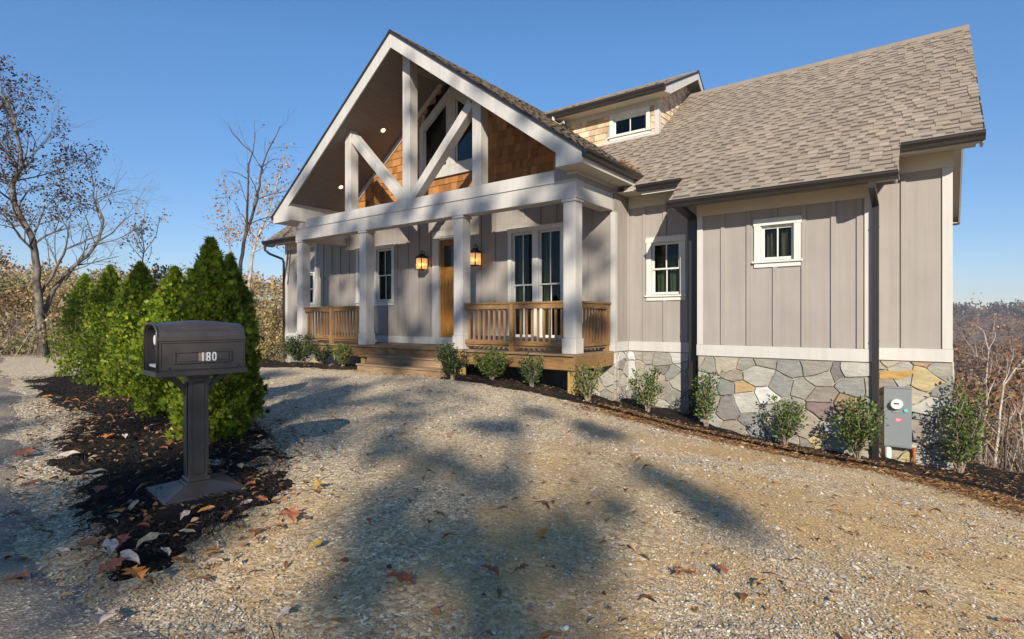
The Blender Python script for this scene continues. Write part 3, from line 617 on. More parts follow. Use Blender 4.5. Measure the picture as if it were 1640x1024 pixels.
def window(x0, x1, z0, z1, Y, cols, rows2=True, sill=True, curtain=None, trimw=.10, apron=True, name='window', mull=None, valance=False):
    """x0..z1 = outer trim rectangle. cols = number of side by side units"""
    t = MB(); tw = trimw; y0 = Y - .028
    t.box(x0, x0 + tw, y0, Y + .004, z0, z1 - tw); t.box(x1 - tw, x1, y0, Y + .004, z0, z1 - tw)
    t.box(x0 - .012, x1 + .012, y0 - .004, Y + .004, z1 - tw, z1); t.box(x0 + .0, x1 - .0, y0 - .012, Y + .0, z1 - .0, z1 + .014)
    ix0, ix1, iz0, iz1 = x0 + tw, x1 - tw, z0, z1 - tw
    mw = .15; uw = (ix1 - ix0 - mw * (cols - 1)) / cols
    for k in range(cols - 1): t.box(ix0 + uw * (k + 1) + mw * k, ix0 + (uw + mw) * (k + 1), y0 + .003, Y + .004, iz0, iz1)
    # jamb liners
    for k in range(cols):
        a = ix0 + k * (uw + mw); b = a + uw
        t.box(a, a + .012, Y + .004, Y + .10, iz0, iz1); t.box(b - .012, b, Y + .004, Y + .10, iz0, iz1)
        t.box(a + .012, b - .012, Y + .004, Y + .10, iz1 - .012, iz1); t.box(a + .012, b - .012, Y + .004, Y + .10, iz0, iz0 + .012)
    wn = hp(t, name, M['white'], None, .003)
    s = MB()
    if sill:
        s.box(x0 - .03, x1 + .03, Y - .058, Y + .0, z0 - .032, z0); s.box(x0, x1, y0, Y + .004, z0 - .105, z0 - .035)
        hp(s, 'sill', M['white'], wn, .003)
    for k in range(cols):
        a = ix0 + k * (uw + mw) + .012; b = a + uw - .024; sw = .038; zt = iz1 - .012; zb = iz0 + .012; zm = (zt + zb) / 2
        f = MB(); g = MB(); gl = []
        units = [(zm - .015, zt, Y + .034), (zb, zm + .015, Y + .062)] if rows2 else [(zb, zt, Y + .045)]
        for (u0, u1, yy) in units:
            f.box(a, a + sw, yy, yy + .026, u0, u1); f.box(b - sw, b, yy, yy + .026, u0, u1)
            f.box(a + sw, b - sw, yy, yy + .026, u1 - (.026 if rows2 and u1 < zt else sw), u1); bw = sw * 1.4 if u0 == zb else .03
            f.box(a + sw, b - sw, yy, yy + .026, u0, u0 + bw)
            c = (a + b) / 2; f.box(c - .011, c + .011, yy - .003, yy + .010, u0 + bw, u1 - .026)
            g.box(a + sw, b - sw, yy + .012, yy + .015, u0 + bw, u1 - .026)
        hp(f, 'sash', M['white'], wn); hp(g, 'pane', M['glass'], wn)
        if curtain:
            for (c0, c1, zt_, zb_) in curtain(a, b, zt, zb):
                n = max(6, int((c1 - c0) / .02)); V = []; F = []
                for i in range(n + 1):
                    x = c0 + (c1 - c0) * i / n; yy = Y + .17 + .022 * math.sin(x * 75) + .012 * math.sin(x * 31)
                    V += [(x, yy, zt_), (x + .01 * math.sin(x * 50), yy + .01, zb_)]
                F = [(2 * i, 2 * i + 2, 2 * i + 3, 2 * i + 1) for i in range(n)]
                cm = MB(); cm.add(V, F); hp(cm, 'curtain', M[curtain_m[0]], wn, smooth=True)
    return wn, (x0 + tw * .6, x1 - tw * .6, z0, z1 - tw * .6)
curtain_m = ['curtain']
# --- front walls
H2 = [(-4.46, -3.82, .50, 1.56)]; H3 = [(-2.26, -1.72, .98, 1.57)]
HW = [(-7.50, -6.16, -.42, 1.95), (-13.02, -11.53, .52, 1.95), (-9.88, -8.92, -.6, 2.0)]
HL = [(-16.35, -15.52, .50, 1.50)]
hp(wall_front('w', -5.0, X3L + .1, TOP, 2.62, Y2, H2, [-4.94 + .0, -4.59, -4.16, -3.73]), 'wall', M['siding'])
hp(wall_front('w', X3L, X3R, TOP, 2.10, Y3, H3, [-2.85, -2.43, -2.02, -1.60, -1.19, -.85 + .0]), 'wall', M['siding'])
hp(wall_front('w', X3R - .1, XR, TOP, 2.62, Y2, [], [-.33]), 'wall', M['siding'])
hp(wall_front('w', XL, XC, TOP, 2.95, YW, HW, [XL + .42 * k for k in range(1, 24)], 2.72), 'wall', M['siding'])
hp(wall_front('w', XLL, XL + .1, TOP, 2.62, YL, HL, [-16.9, -16.48, -15.4]), 'wall', M['siding'])
# side, return and rear walls
sd = MB(); sd.box(XC - .12, XC, YW + .12, Y2 + .1, TOP, 2.95)
hp(sd, 'wall', M['siding'])
s3 = MB(); s3.box(X3R - .12, X3R, Y3 + .12, Y2 + .0, TOP, 2.35); s3.box(X3L, X3L + .12, Y3 + .12, Y2, TOP, 2.35); hp(s3, 'wall', M['siding'])
def side_poly(x, d, y0, y1, zt0, ridge, zbot):
    mb = MB(); mb.prism([(x, y0, zbot), (x, y1, zbot), (x, y1, zt0), (x, 13.9, ridge), (x, y0, zt0)], (d, 0, 0)); return mb
hp(side_poly(XR, -.12, Y2 + .12, 17.4, 2.62, 5.35, TOP), 'wall', M['siding']); hp(side_poly(XLL, .12, YL + .12, 17.4, 2.62, 5.35, TOP), 'wall', M['siding'])
bk = MB(); bk.box(XLL, XR, 17.4, 17.52, -3.6, 2.6); bk.box(XLL + .12, XR - .12, YL + 1.5, 17.4, 2.30, 2.36); hp(bk, 'wall', M['siding'])
fl = MB(); fl.box(XLL + .12, XR - .12, Y2 + .13, 17.39, -.70, -.60); fl.box(-15, XC - .12, YW + .13, Y2 + .13, -.70, -.60)
fl.box(-15.0, XC - .13, YW + 1.3, YW + 1.34, -.6, 3.0); fl.box(XC, XR - .13, Y2 + .9, Y2 + .94, -.6, 3.2)  # upright near-black panels: the dark of unlit rooms put into their colour
hp(fl, 'floor', M['dark'])
# joint lines of the panels, 8 ft up
jt = MB(); jt.box(XC + .02, -3.66, Y2 - .0015, Y2 + .001, 2.0, 2.005); jt.box(X3R + .12, .13, Y2 - .0015, Y2 + .001, 1.995, 2.0); hp(jt, 'panel_joint', M['mortar'])
# --- corner boards, base band, friezes
cb = MB()
cb.box(XC - .075, XC + .022, YW - .022, YW + .004, TOP, 2.12); cb.box(XC + .001, XC + .024, YW + .0041, YW + .10, TOP, 2.12)
cb.box(X3L - .022, X3L + .075, Y3 - .024, Y3 + .003, TOP, 1.82); cb.box(X3R - .095, X3R + .022, Y3 - .024, Y3 + .003, TOP, 1.82); cb.box(X3R + .001, X3R + .024, Y3 + .0031, Y3 + .1, TOP, 1.82)
cb.box(XR - .10, XR + .022, Y2 - .024, Y2 + .003, TOP, 2.26); cb.box(XLL - .022, XLL + .09, YL - .024, YL + .003, TOP, 2.3); cb.box(XL - .022, XL + .085, YW - .024, YW + .003, TOP, 2.62)
cb.box(XR + .001, XR + .024, Y2 + .0031, Y2 + .1, TOP, 2.26)
hp(cb, 'corner_board', M['trim'], None, .003)
bd = MB(); z0, z1 = -.635, TOP - .002
bd.box(XL, XC + .03, YW - .030, YW + .12, z0, z1); bd.box(XC, XC + .03, YW + .121, Y2 - .03, z0, z1); bd.box(XC + .031, X3L, Y2 - .03, Y2 + .1, z0, z1)
bd.box(X3L - .03, X3R + .03, Y3 - .03, Y3 + .1, z0, z1); bd.box(X3R, X3R + .03, Y3 + .101, Y2 - .031, z0, z1); bd.box(X3R + .0, XR + .03, Y2 - .030, Y2 + .1, z0, z1)
bd.box(XR, XR + .03, Y2 + .101, 17.4, z0, z1); bd.box(XLL - .03, XL, YL - .03, YL + .1, z0, z1)
hp(bd, 'base_band', M['trim'], None, .003)
fr = MB(); fr.box(XC + .03, X3L - .0, Y2 - .026, Y2 + .002, 2.27, 2.50); fr.box(X3L - .03, X3R + .03, Y3 - .028, Y3 + .002, 1.822, 2.02); fr.box(X3R + .03, XR + .03, Y2 - .026, Y2 + .002, 2.262, 2.50); fr.box(XLL - .03, XL, YL - .026, YL, 2.3, 2.5)
hp(fr, 'frieze_board', M['soffit'], None, .003)
# --- stone foundation: flat irregular stones with raised faces set in mortar
def clip(poly, a, b, c):
    outp = []
    for i in range(len(poly)):
        p, q = poly[i], poly[(i + 1) % len(poly)]; dp = a * p[0] + b * p[1] - c; dq = a * q[0] + b * q[1] - c
        if dp <= 0: outp.append(p)
        if dp * dq < 0: t = dp / (dp - dq); outp.append((p[0] + t * (q[0] - p[0]), p[1] + t * (q[1] - p[1])))
    return outp
STC = {'g': (.275, .26, .22), 'b': (.225, .226, .207), 'l': (.37, .355, .31), 'w': (.50, .49, .46), 'd': (.19, .17, .155), 'n': (.25, .22, .18), 't': (.34, .305, .235), 'o': (.36, .25, .13), 'y': (.42, .34, .18), 'r': (.31, .21, .13), 'p': (.20, .15, .14)}
def stones_on(seeds, x0, x1, z0, z1, Y, rnd, gap=.0055, axis='x'):
    mb = MB(); pts = [(s[0], s[1]) for s in seeds]; asp = 1.2; wts = [rnd.uniform(-.024, .024) for _ in seeds]
    wx = lambda x, z: (math.sin(x * 7.1 + z * 3.3 + 1.3) * .032 + math.sin(x * 17 - z * 13) * .009, math.sin(z * 8.3 - x * 4.1 + .6) * .028 + math.sin(z * 19 + x * 11) * .008)
    for i, (sx, sz, c) in enumerate(seeds):
        poly = [(x0, z0), (x1, z0), (x1, z1), (x0, z1)]
        for j, (ox, oz) in enumerate(pts):
            if i == j or abs(ox - sx) > 1.2 or abs(oz - sz) > 1.2: continue
            a, b = (ox - sx), (oz - sz) * asp * asp; c_ = (ox * ox - sx * sx) / 2 + (oz * oz - sz * sz) * asp * asp / 2 + (wts[i] - wts[j]) / 2; ln = math.hypot(a, b)
            if ln < 1e-6: continue
            poly = clip(poly, a / ln, b / ln, c_ / ln - gap * rnd.uniform(.6, 1.3))
            if len(poly) < 3: break
        if len(poly) < 3: continue
        ar = abs(sum(poly[k][0] * poly[(k + 1) % len(poly)][1] - poly[(k + 1) % len(poly)][0] * poly[k][1] for k in range(len(poly)))) / 2
        if ar < .0012: continue
        # roughen the outline: split edges and jitter them
        rp = []
        for k in range(len(poly)):
            p, q = poly[k], poly[(k + 1) % len(poly)]; L = math.hypot(q[0] - p[0], q[1] - p[1]); n = max(1, int(L / .05))
            for m_ in range(n):
                t = m_ / n; x = p[0] + t * (q[0] - p[0]); z = p[1] + t * (q[1] - p[1])
                cx, cz = sx - x, sz - z; l_ = math.hypot(cx, cz) + 1e-6; j_ = rnd.uniform(-.003, .007) if 0 < m_ else .003
                x += cx / l_ * j_; z += cz / l_ * j_
                if x0 + .03 < x < x1 - .03 and z0 + .03 < z < z1 - .03: dx_, dz_ = wx(x, z); x += dx_; z += dz_
                rp.append((min(max(x, x0), x1), min(max(z, z0), z1)))
        col = STC[c]; f = rnd.uniform(.88, 1.12); mb.cur = (col[0] * f, col[1] * f, col[2] * f, 1); pr = rnd.uniform(.020, .048); tilt = rnd.uniform(-.02, .02); tz = rnd.uniform(-.02, .02)
        n = len(rp)
        def P(x, z, o): return (x, Y - o, z) if axis == 'x' else (Y + o, x, z)
        back = [P(x, z, .002) for x, z in rp]; mid = [P(x, z, pr * .7) for x, z in rp]
        fro = [P(sx + (x - sx) * .95 if abs(x - sx) > .03 else x, sz + (z - sz) * .95, pr + tilt * (x - sx) + tz * (z - sz)) for x, z in rp]
        if axis == 'x': mb.add(back + mid + fro, [(k, (k + 1) % n, n + (k + 1) % n, n + k) for k in range(n)] + [(n + k, n + (k + 1) % n, 2 * n + (k + 1) % n, 2 * n + k) for k in range(n)] + [tuple(range(2 * n, 3 * n))])
        else: mb.add(back + mid + fro, [(k, (k + 1) % n, n + (k + 1) % n, n + k)for k in range(n)] + [(n + k, n + (k + 1) % n, 2 * n + (k + 1) % n, 2 * n + k) for k in range(n)] + [tuple(range(2 * n, 3 * n))])
    return mb
rs = random.Random(3)
def fill(seeds, x0, x1, z0, z1, dmin, n, kinds='ggblltndtgyb'):
    for _ in range(n):
        x, z = rs.uniform(x0, x1), rs.uniform(z0, z1)
        if all(math.hypot(x - s[0], (z - s[1]) * 1.1) > dmin * rs.uniform(.75, 1.25) for s in seeds): seeds.append((x, z, rs.choice(kinds)))
    return seeds
def px_seeds(L, Y): return [(*[onY(a, b, Y)[i] for i in (0, 2)], c) for a, b, c in L]
S3 = px_seeds([(1266, 589, 'b'), (1305, 584, 'g'), (1370, 591, 'l'), (1251, 615, 'b'), (1284, 621, 'g'), (1316, 602, 'g'), (1338, 597, 'd'), (1365, 621, 'b'), (1318, 632, 'n'), (1323, 658, 'p'), (1359, 647, 'r'), (1314, 706, 'y'), (1288, 712, 'n'), (1336, 717, 't'),
               (1296, 684, 't'), (1347, 688, 'l'), (1383, 656, 'g'), (1385, 703, 't'), (1135, 579, 'g'), (1164, 577, 't'), (1194, 581, 'g'), (1225, 578, 'g'), (1178, 599, 'n'), (1214, 599, 'l'), (1191, 625, 'o'), (1229, 635, 'w'), (1198, 647, 'l'), (1162, 622, 'b'),
               (1167, 653, 'd'), (1200, 671, 'b'), (1173, 689, 'n'), (1133, 612, 'l'), (1135, 644, 'g'), (1140, 676, 'l'), (1234, 656, 'g'), (1212, 694, 'b'), (1247, 685, 't'), (1262, 652, 'g'), (1150, 702, 'l'), (1262, 712, 'g'), (1240, 712, 'l')], Y3)
S3 = fill(S3, X3L, X3R, -2.6, -.64, .235, 300)
S2 = px_seeds([(1013, 574, 'w'), (1025, 571, 'g'), (1036, 572, 'g'), (1060, 577, 'g'), (1088, 572, 'w'), (1024, 589, 't'), (1075, 598, 'b'), (1051, 603, 't'), (1010, 589, 'w'), (1040, 595, 'g'), (1080, 636, 'b'), (1060, 625, 'g'), (1040, 640, 't'), (1020, 620, 't'), (1090, 610, 'l'), (1090, 585, 'l')], Y2)
S2 = fill(S2, XC, X3L, -2.4, -.64, .21, 300)
S4 = px_seeds([(1425, 580, 't'), (1440, 599, 'l'), (1483, 582, 'r'), (1502, 592, 'g'), (1500, 625, 'b'), (1468, 632, 't'), (1474, 691, 'n'), (1485, 651, 'l'), (1448, 734, 'y'), (1477, 717, 'l'), (1496, 705, 't'), (1492, 743, 'l'), (1429, 724, 't'), (1508, 670, 'g'), (1510, 720, 'g'), (1430, 640, 'g'), (1435, 690, 'l')], Y2)
S4 = fill(S4, X3R, XR, -2.9, -.64, .21, 200)
SW = fill([], XC - 1.4, XC, -2.3, -.64, .2, 400, 'glbtlt'); SR = fill([], YW, Y2, -2.3, -.64, .11, 300, 'tlwtg'); SL = fill([], XLL, XL, -2.2, -.64, .17, 400)
SB = fill([], Y2, 17.4, -5, -.64, .3, 900)
fd = MB(); fd.box(XC - 1.4, XC, YW + .0, YW + .12, -2.6, -.64); fd.box(XC - .12, XC, YW + .12, Y2 + .1, -2.6, -.64); fd.box(XC + .0, X3L + .12, Y2, Y2 + .12, -2.7, -.64); fd.box(X3L, X3R, Y3, Y3 + .12, -3, -.64)
fd.box(X3R - .12, X3R, Y3 + .12, Y2, -3, -.64); fd.box(X3L, X3L + .12, Y3 + .12, Y2, -3, -.64); fd.box(X3R, XR, Y2, Y2 + .12, -3.2, -.64); fd.box(XR - .12, XR, Y2 + .12, 17.4, -8, -.64); fd.box(XLL, XL + .1, YL, YL + .12, -2.6, -.64); fd.box(XLL, XLL + .12, YL + .12, 17.4, -8, -.64)
fd.box(XL, XC - 1.4, YW + .3, YW + .42, -2.6, -.64)
fo = hp(fd, 'foundation', M['mortar'])
for S, a in ((S3, (X3L + .0, X3R, -2.75, -.648, Y3)), (S2, (XC + .03, X3L, -2.6, -.648, Y2)), (S4, (X3R + .03, XR, -3.1, -.648, Y2)), (SW, (XC - 1.4, XC, -2.5, -.648, YW)), (SL, (XLL, XL, -2.5, -.648, YL))):
    hp(stones_on(S, *a, rs), 'stone_facing', M['stone'], None, 0, True)
for S, a in ((SR, (YW, Y2, -2.6, -.648, XC)), (SB, (Y2, 17.4, -6, -.648, XR))):
    hp(stones_on(S, *a, rs, axis='y'), 'stone_facing', M['stone'], None, 0, True)
# the ochre streak in the big stone beside the downspout
oc = MB(); pts = [onY(a, b, Y2 - .050) for a, b in [(1409, 598), (1417, 595), (1428, 593.5), (1440, 595), (1452, 594), (1466, 592), (1467, 595), (1458, 602), (1448, 607), (1436, 608), (1427, 606), (1418, 607), (1409, 607)]]
oc.cur = (.40, .25, .09, 1); oc.prism(pts, (0, .004, 0)); hp(oc, 'rust_stain', M['stone'], None, 0, True)
# --- windows
def cur_tan(a, b, zt, zb): return [(a + .05, a + .17, zt - .05, zb), ((a + b) / 2 + .02, b - .09, zt - .05, zb)]
def cur_green(a, b, zt, zb): return [(a + .05, a + .24, zt - .46, zb), ((a + b) / 2 + .03, b - .05, zt - .46, zb), (a + .04, b - .04, zt - .25, zt - .43)]
curtain_m[0] = 'curtain'; window(-4.54, -3.745, .48, 1.63, Y2, 1, curtain=cur_green)
curtain_m[0] = 'curtain_tan'; window(-2.34, -1.64, .965, 1.65, Y3, 1, rows2=False, curtain=cur_tan)
curtain_m[0] = 'curtain'; window(-7.58, -6.08, -.40, 2.03, YW, 2, curtain=lambda a, b, zt, zb: [(a + .03, a + .18, zt - .05, zb)])
window(-13.10, -11.45, .49, 2.03, YW, 2, sill=True, curtain=lambda a, b, zt, zb: [(b - .12, b - .02, zt - .05, zb)])
window(-16.43, -15.44, .48, 1.57, YL, 1, curtain=None)
# --- front door
dr = MB(); dx0, dx1 = -9.76, -9.04
dr.box(dx0, dx1, YW + .05, YW + .09, -.58, 1.97)
for a, b, c, d in ((dx0, dx0 + .12, -.58, 1.97), (dx1 - .12, dx1, -.58, 1.97)): dr.box(a, b, YW + .03, YW + .05, c, d)
dr.box(dx0 + .12, dx1 - .12, YW + .03, YW + .05, 1.83, 1.97); dr.box(dx0 + .12, dx1 - .12, YW + .03, YW + .05, 1.18, 1.30); dr.box(dx0 + .12, dx1 - .12, YW + .03, YW + .05, -.58, -.35)
for k in range(4): x = dx0 + .125 + k * .118; dr.box(x, x + .112, YW + .038, YW + .050, -.348, 1.178)
door = hp(dr, 'door', M['door'], None, .003)
dg = MB(); dg.box(dx0 + .12, dx1 - .12, YW + .044, YW + .048, 1.302, 1.828); hp(dg, 'door_glass', M['glass'], door)
dh = MB(); dh.tube([(dx1 - .06, YW + .0, .25), (dx1 - .06, YW - .035, .27), (dx1 - .06, YW - .035, .47), (dx1 - .06, YW, .49)], .010, 8); dh.lathe([(.026, 0), (.026, .018)], (dx1 - .06, YW + .014, .58), 14, 'y'); hp(dh, 'door_handle', M['black_iron'], door)
df = MB(); df.box(-9.98, dx0, YW - .036, YW + .10, -.58, 2.06); df.box(dx1, dx1 + .22, YW - .036, YW + .10, -.58, 2.06); df.box(-10.0, dx1 + .24, YW - .040, YW + .10, 2.061, 2.17); df.box(-10.02, dx1 + .26, YW - .05, YW, 2.171, 2.195)
df.box(dx0, dx1, YW - .05, YW + .1, -.612, -.585); df.box(dx0, dx1, YW - .02, YW + .1, 1.975, 2.061)
hp(df, 'door_frame', M['trim'], None, .003)
# --- porch: deck, rim, posts, steps
dk = MB()
for k in range(12):
    y0 = 8.24 + k * .131; y1 = min(y0 + .126, YW - .031)
    if y0 < YW - .04: dk.box(-13.78, XC + .0, y0, y1, DK - .035, DK)
hp(dk, 'deck', M['step'])
rm = MB(); rm.box(-13.78, XC, 8.285, 8.325, -.90, DK - .037); rm.box(XC - .04, XC, 8.326, YW - .035, -.90, DK - .037); rm.box(-13.78, -13.74, 8.326, YW, -.90, DK - .037)
for k in range(1, 20): rm.box(-13.7 + .44 * k, -13.66 + .44 * k, 8.33, 9.75, -.86, DK - .04)
hp(rm, 'rim_joist', M['deck'], None, .003)
for x in (-5.05, -7.75, -10.9, -13.65):
    p = MB(); p.box(x - .07, x + .07, 8.34, 8.48, -2.0, -.865); hp(p, 'support_post', M['post_new'])
st = MB()
for (x0, x1, y0, y1, zt) in ((-10.05, -7.62, 7.80, 8.27, -.79), (-10.0, -7.45, 7.50, 8.0, -.965)):
    st.box(x0 - .02, x1 + .02, y0 - .025, y0 + .24, zt - .035, zt); st.box(x0 - .02, x1 + .02, y0 + .246, y1, zt - .035, zt); b = zt - .035 - (.14 if zt > -.9 else .26)
    st.box(x0, x1, y0, y0 + .038, b, zt - .037); st.box(x0, x0 + .038, y0 + .039, y1, b, zt - .037); st.box(x1 - .038, x1, y0 + .039, y1, b, zt - .037)
hp(st, 'steps', M['step'], None, .004)
BZ0, BZ1 = 2.155, 2.48
cols_x = (-5.11, -7.80, -10.95, -13.68)
for x in cols_x:
    c = MB(); h = .125; c.box(x - h, x + h, 8.37, 8.37 + 2 * h, DK + .28, 2.10); c.box(x - h - .018, x + h + .018, 8.352, 8.388 + 2 * h, DK + .002, DK + .279)
    c.box(x - h - .025, x + h + .025, 8.345, 8.395 + 2 * h, 2.101, 2.154)
    hp(c, 'column', M['beam'], None, .006)
bm = MB(); bm.box(-13.83, XC - .0, 8.34, 8.62, BZ0, BZ1); o = hp(bm, 'porch_beam', M['beam'], None, .004)
bm = MB(); bm.box(XC - .27, XC - .01, 8.622, YW - .035, BZ0 - .01, BZ1 - .002); hp(bm, 'porch_beam', M['beam'], None, .004)
bm = MB(); bm.box(-13.80, -13.55, 8.622, YW - .0, BZ0 - .01, BZ1 - .002); hp(bm, 'porch_beam', M['beam'], None, .004)
bm = MB(); bm.box(-13.83, XC + .006, 8.318, 8.34, BZ1 - .018, BZ1 + .002); hp(bm, 'beam_lip', M['beam'])
# truss
CX = -9.37
ch = MB(); ch.box(-13.35, -5.40, 8.345, 8.60, 2.484, 2.70); hp(ch, 'truss_chord', M['beam'], None, .005)
def gz(x): return 6.38 - .722 * abs(x - GX)          # top of the gable roof
GX = -9.47
for x0, x1, y0, y1 in ((-9.49, -9.25, 8.35, 8.59), (-7.39, -7.16, 8.35, 8.58), (-11.62, -11.39, 8.35, 8.58)):
    p = MB(); zt = lambda x: gz(x) - .30
    p.prism([(x0, y0, 2.702), (x1, y0, 2.702), (x1, y0, zt(x1)), (x0, y0, zt(x0))], (0, y1 - y0, 0)); hp(p, 'truss_post', M['beam'], None, .005)
dgm = MB(); dgm.bar((-9.24, 8.465, 2.70), (-7.44, 8.465, 4.42), .20, .21, (0, 1, 0)); hp(dgm, 'truss_brace', M['beam'], None, .005)
dgm = MB(); dgm.bar((-9.50, 8.465, 2.70), (-11.36, 8.465, 4.50), .20, .21, (0, 1, 0)); hp(dgm, 'truss_brace', M['beam'], None, .005)
# --- gable rake boards, boxed returns, roof slabs, ceiling
EL, ER = -14.33, -4.62; T = 6.33
def rz_(x): return gz(x) - .045
rk = MB(); y = 7.985
rk.prism([(GX, y, rz_(GX)), (GX, y, rz_(GX) - .33), (-5.15, y, rz_(-5.15) - .33), (-5.15, y, 2.63), (ER, y, 2.63), (ER, y, rz_(ER))][::-1], (0, .04, 0)); hp(rk, 'rake_board', M['trim'], None, .004)
rk = MB(); rk.prism([(GX - .002, y, rz_(GX)), (GX - .002, y, rz_(GX) - .33), (-13.60, y, rz_(-13.60) - .33), (-13.60, y, 2.63), (EL, y, 2.63), (EL, y, rz_(EL))], (0, .04, 0)); hp(rk, 'rake_board', M['trim'], None, .004)
de = MB()
for s_ in (-1, 1):
    xe = ER + .03 if s_ > 0 else EL - .03
    de.prism([(GX, 7.955, gz(GX) + .002), (xe, 7.955, gz(xe) + .002), (xe, 7.955, gz(xe) - .055), (GX, 7.955, gz(GX) - .055)], (0, .028, 0))
hp(de, 'drip_edge', M['bronze'])
bxr = MB(); bxr.box(-5.15, ER - .005, 8.026, 10.6, 2.63, 2.66); bxr.box(EL + .005, -13.62, 8.026, 10.3, 2.63, 2.66); hp(bxr, 'eave_soffit', M['soffit'])
fs = MB(); fs.box(ER - .03, ER, 8.026, 10.35, 2.661, 2.86); fs.box(EL, EL + .03, 8.026, 10.5, 2.661, 2.86); hp(fs, 'eave_fascia', M['trim'])
# side frieze above the side beams, blocks closing the box ends
sf = MB(); sf.box(XC - .20, XC - .012, 8.35, YW + .6, BZ1 + .004, 2.95); sf.box(-5.405, XC - .201, 8.352, 8.50, 2.484, 2.95); hp(sf, 'beam_frieze', M['siding']); sf = MB(); sf.prism([(-14.28, 8.027, 2.661), (-13.58, 8.027, 2.661), (-13.58, 8.027, gz(-13.58) - .302), (-13.7, 8.027, gz(-13.7) - .302), (-14.28, 8.027, 2.70)], (0, YW - 8.03, 0)); hp(sf, 'beam_frieze', M['trim']); sf = MB(); sf.box(-13.83, -13.56, 8.36, YW, BZ1 + .004, 2.63); hp(sf, 'beam_frieze', M['trim'])
sc_ = MB(); sc_.box(XC - .19, XC + .005, 8.34, 10.0, 2.575, 2.628); hp(sc_, 'soffit_trim', M['trim'])
# cedar shake gable wall over the porch
def shake_wall(tris, Y, wins, z0, z1, x0, x1, inside, course=.19, axis='x', tone=(.40, .185, .065)):
    mb = MB(); rr = random.Random(5); z = z0; k = 0
    while z < z1:
        x = x0 - rr.uniform(0, .1)
        while x < x1:
            w_ = rr.uniform(.075, .20); a, b = x + .002, min(x + w_ - .002, x1); x += w_
            if b - a < .01 or b < x0: continue
            a = max(a, x0); zt = z + course * 1.12; cx = (a + b) / 2; zm = z + course / 2
            if not inside(cx, zm): continue
            if any(u0 < cx < u1 and v0 < zm < v1 for u0, u1, v0, v1 in wins): continue
            f = rr.uniform(.62, 1.25); hh = rr.uniform(-.05, .12); mb.cur = (tone[0] * f, tone[1] * f * (1 + hh), tone[2] * f * (1 + hh * 2), 1); dz = rr.uniform(0, .006); t = .020 + rr.uniform(0, .004)
            if axis == 'x': v = [(a, Y - t, z + dz), (b, Y - t, z + dz), (b, Y, z + dz), (a, Y, z + dz), (a, Y - .004, zt), (b, Y - .004, zt)]
            else: v = [(Y + t, a, z + dz), (Y + t, b, z + dz), (Y, b, z + dz), (Y, a, z + dz), (Y + .004, a, zt), (Y + .004, b, zt)]
            mb.add(v, [(0, 1, 5, 4), (3, 2, 1, 0), (0, 4, 3), (1, 2, 5)])
        z += course; k += 1
    return mb
UW = [(-10.50, -8.20, 3.50, 5.45)]
gw = MB(); gw.prism([(XL, YW, 2.93), (XC, YW, 2.93), (XC, YW, gz(XC) - .27), (GX, YW, gz(GX) - .27), (XL + .62, YW, gz(XL + .62) - .27), (XL, YW, 2.94)], (0, .02, 0))
gab = MB()
# backing wall in four pieces around the trapezoid window
def gpoly(pts): gab.prism(pts, (0, .10, 0))
zl = lambda x: gz(x) - .26
gpoly([(-13.85, YW, 2.93), (-10.30, YW, 2.93), (-10.30, YW, zl(-10.30)), (-13.85, YW, zl(-13.85))]); gpoly([(-8.34, YW, 2.93), (XC, YW, 2.93), (XC, YW, zl(XC)), (-8.34, YW, zl(-8.34))])
gpoly([(-10.299, YW, 2.93), (-8.341, YW, 2.93), (-8.341, YW, 3.68), (-10.299, YW, 3.68)])
gpoly([(-10.299, YW, 5.40), (-9.35, YW, 5.75), (-8.341, YW, 5.40), (-8.341, YW, zl(-8.341)), (GX, YW, zl(GX)), (-10.299, YW, zl(-10.299))]) if False else None
hp(gab, 'gable_wall', M['concrete'])
ins = lambda x, z: z < gz(x) - .34 and -13.8 < x < XC - .01
trapT = lambda x: 5.72 - .70 * abs(x + 9.33)          # outer trim slope
sh = shake_wall(None, YW - .001, [], 2.78, 6.2, -13.7, XC, lambda x, z: ins(x, z) and not (-10.40 < x < -8.26 and 3.60 < z < trapT(x) + .2))
hp(sh, 'shake_siding', M['shake'], None, 0, True)
# the tall window with a raked head: two lights either side of a mullion
ut = MB(); a, b, c = -10.45, -8.22, -9.335
hd = lambda x: 5.72 - .72 * abs(x - c)
ut.prism([(a, YW - .04, 3.56), (a + .15, YW - .04, 3.56), (a + .15, YW - .04, hd(a + .15)), (a, YW - .04, hd(a))], (0, .07, 0))
ut.prism([(b - .15, YW - .04, 3.56), (b, YW - .04, 3.56), (b, YW - .04, hd(b)), (b - .15, YW - .04, hd(b - .15))], (0, .07, 0))
ut.prism([(c - .14, YW - .043, 3.78), (c + .14, YW - .043, 3.78), (c + .14, YW - .043, hd(c + .14) - .12), (c - .14, YW - .043, hd(c - .14) - .12)], (0, .09, 0))
for s_ in (-1, 1):
    e = a + .15 if s_ < 0 else b - .15
    ut.prism([(c, YW - .046, hd(c)), (e, YW - .046, hd(e)), (e, YW - .046, hd(e) - .22), (c, YW - .046, hd(c) - .22)], (0, .08, 0))
ut.box(a + .151, b - .151, YW - .04, YW + .03, 3.56, 3.78)
uw_ = hp(ut, 'window', M['trim'], None, .003)
us = MB(); us.box(a - .03, b + .03, YW - .07, YW - .041, 3.53, 3.575); hp(us, 'sill', M['trim'], uw_)
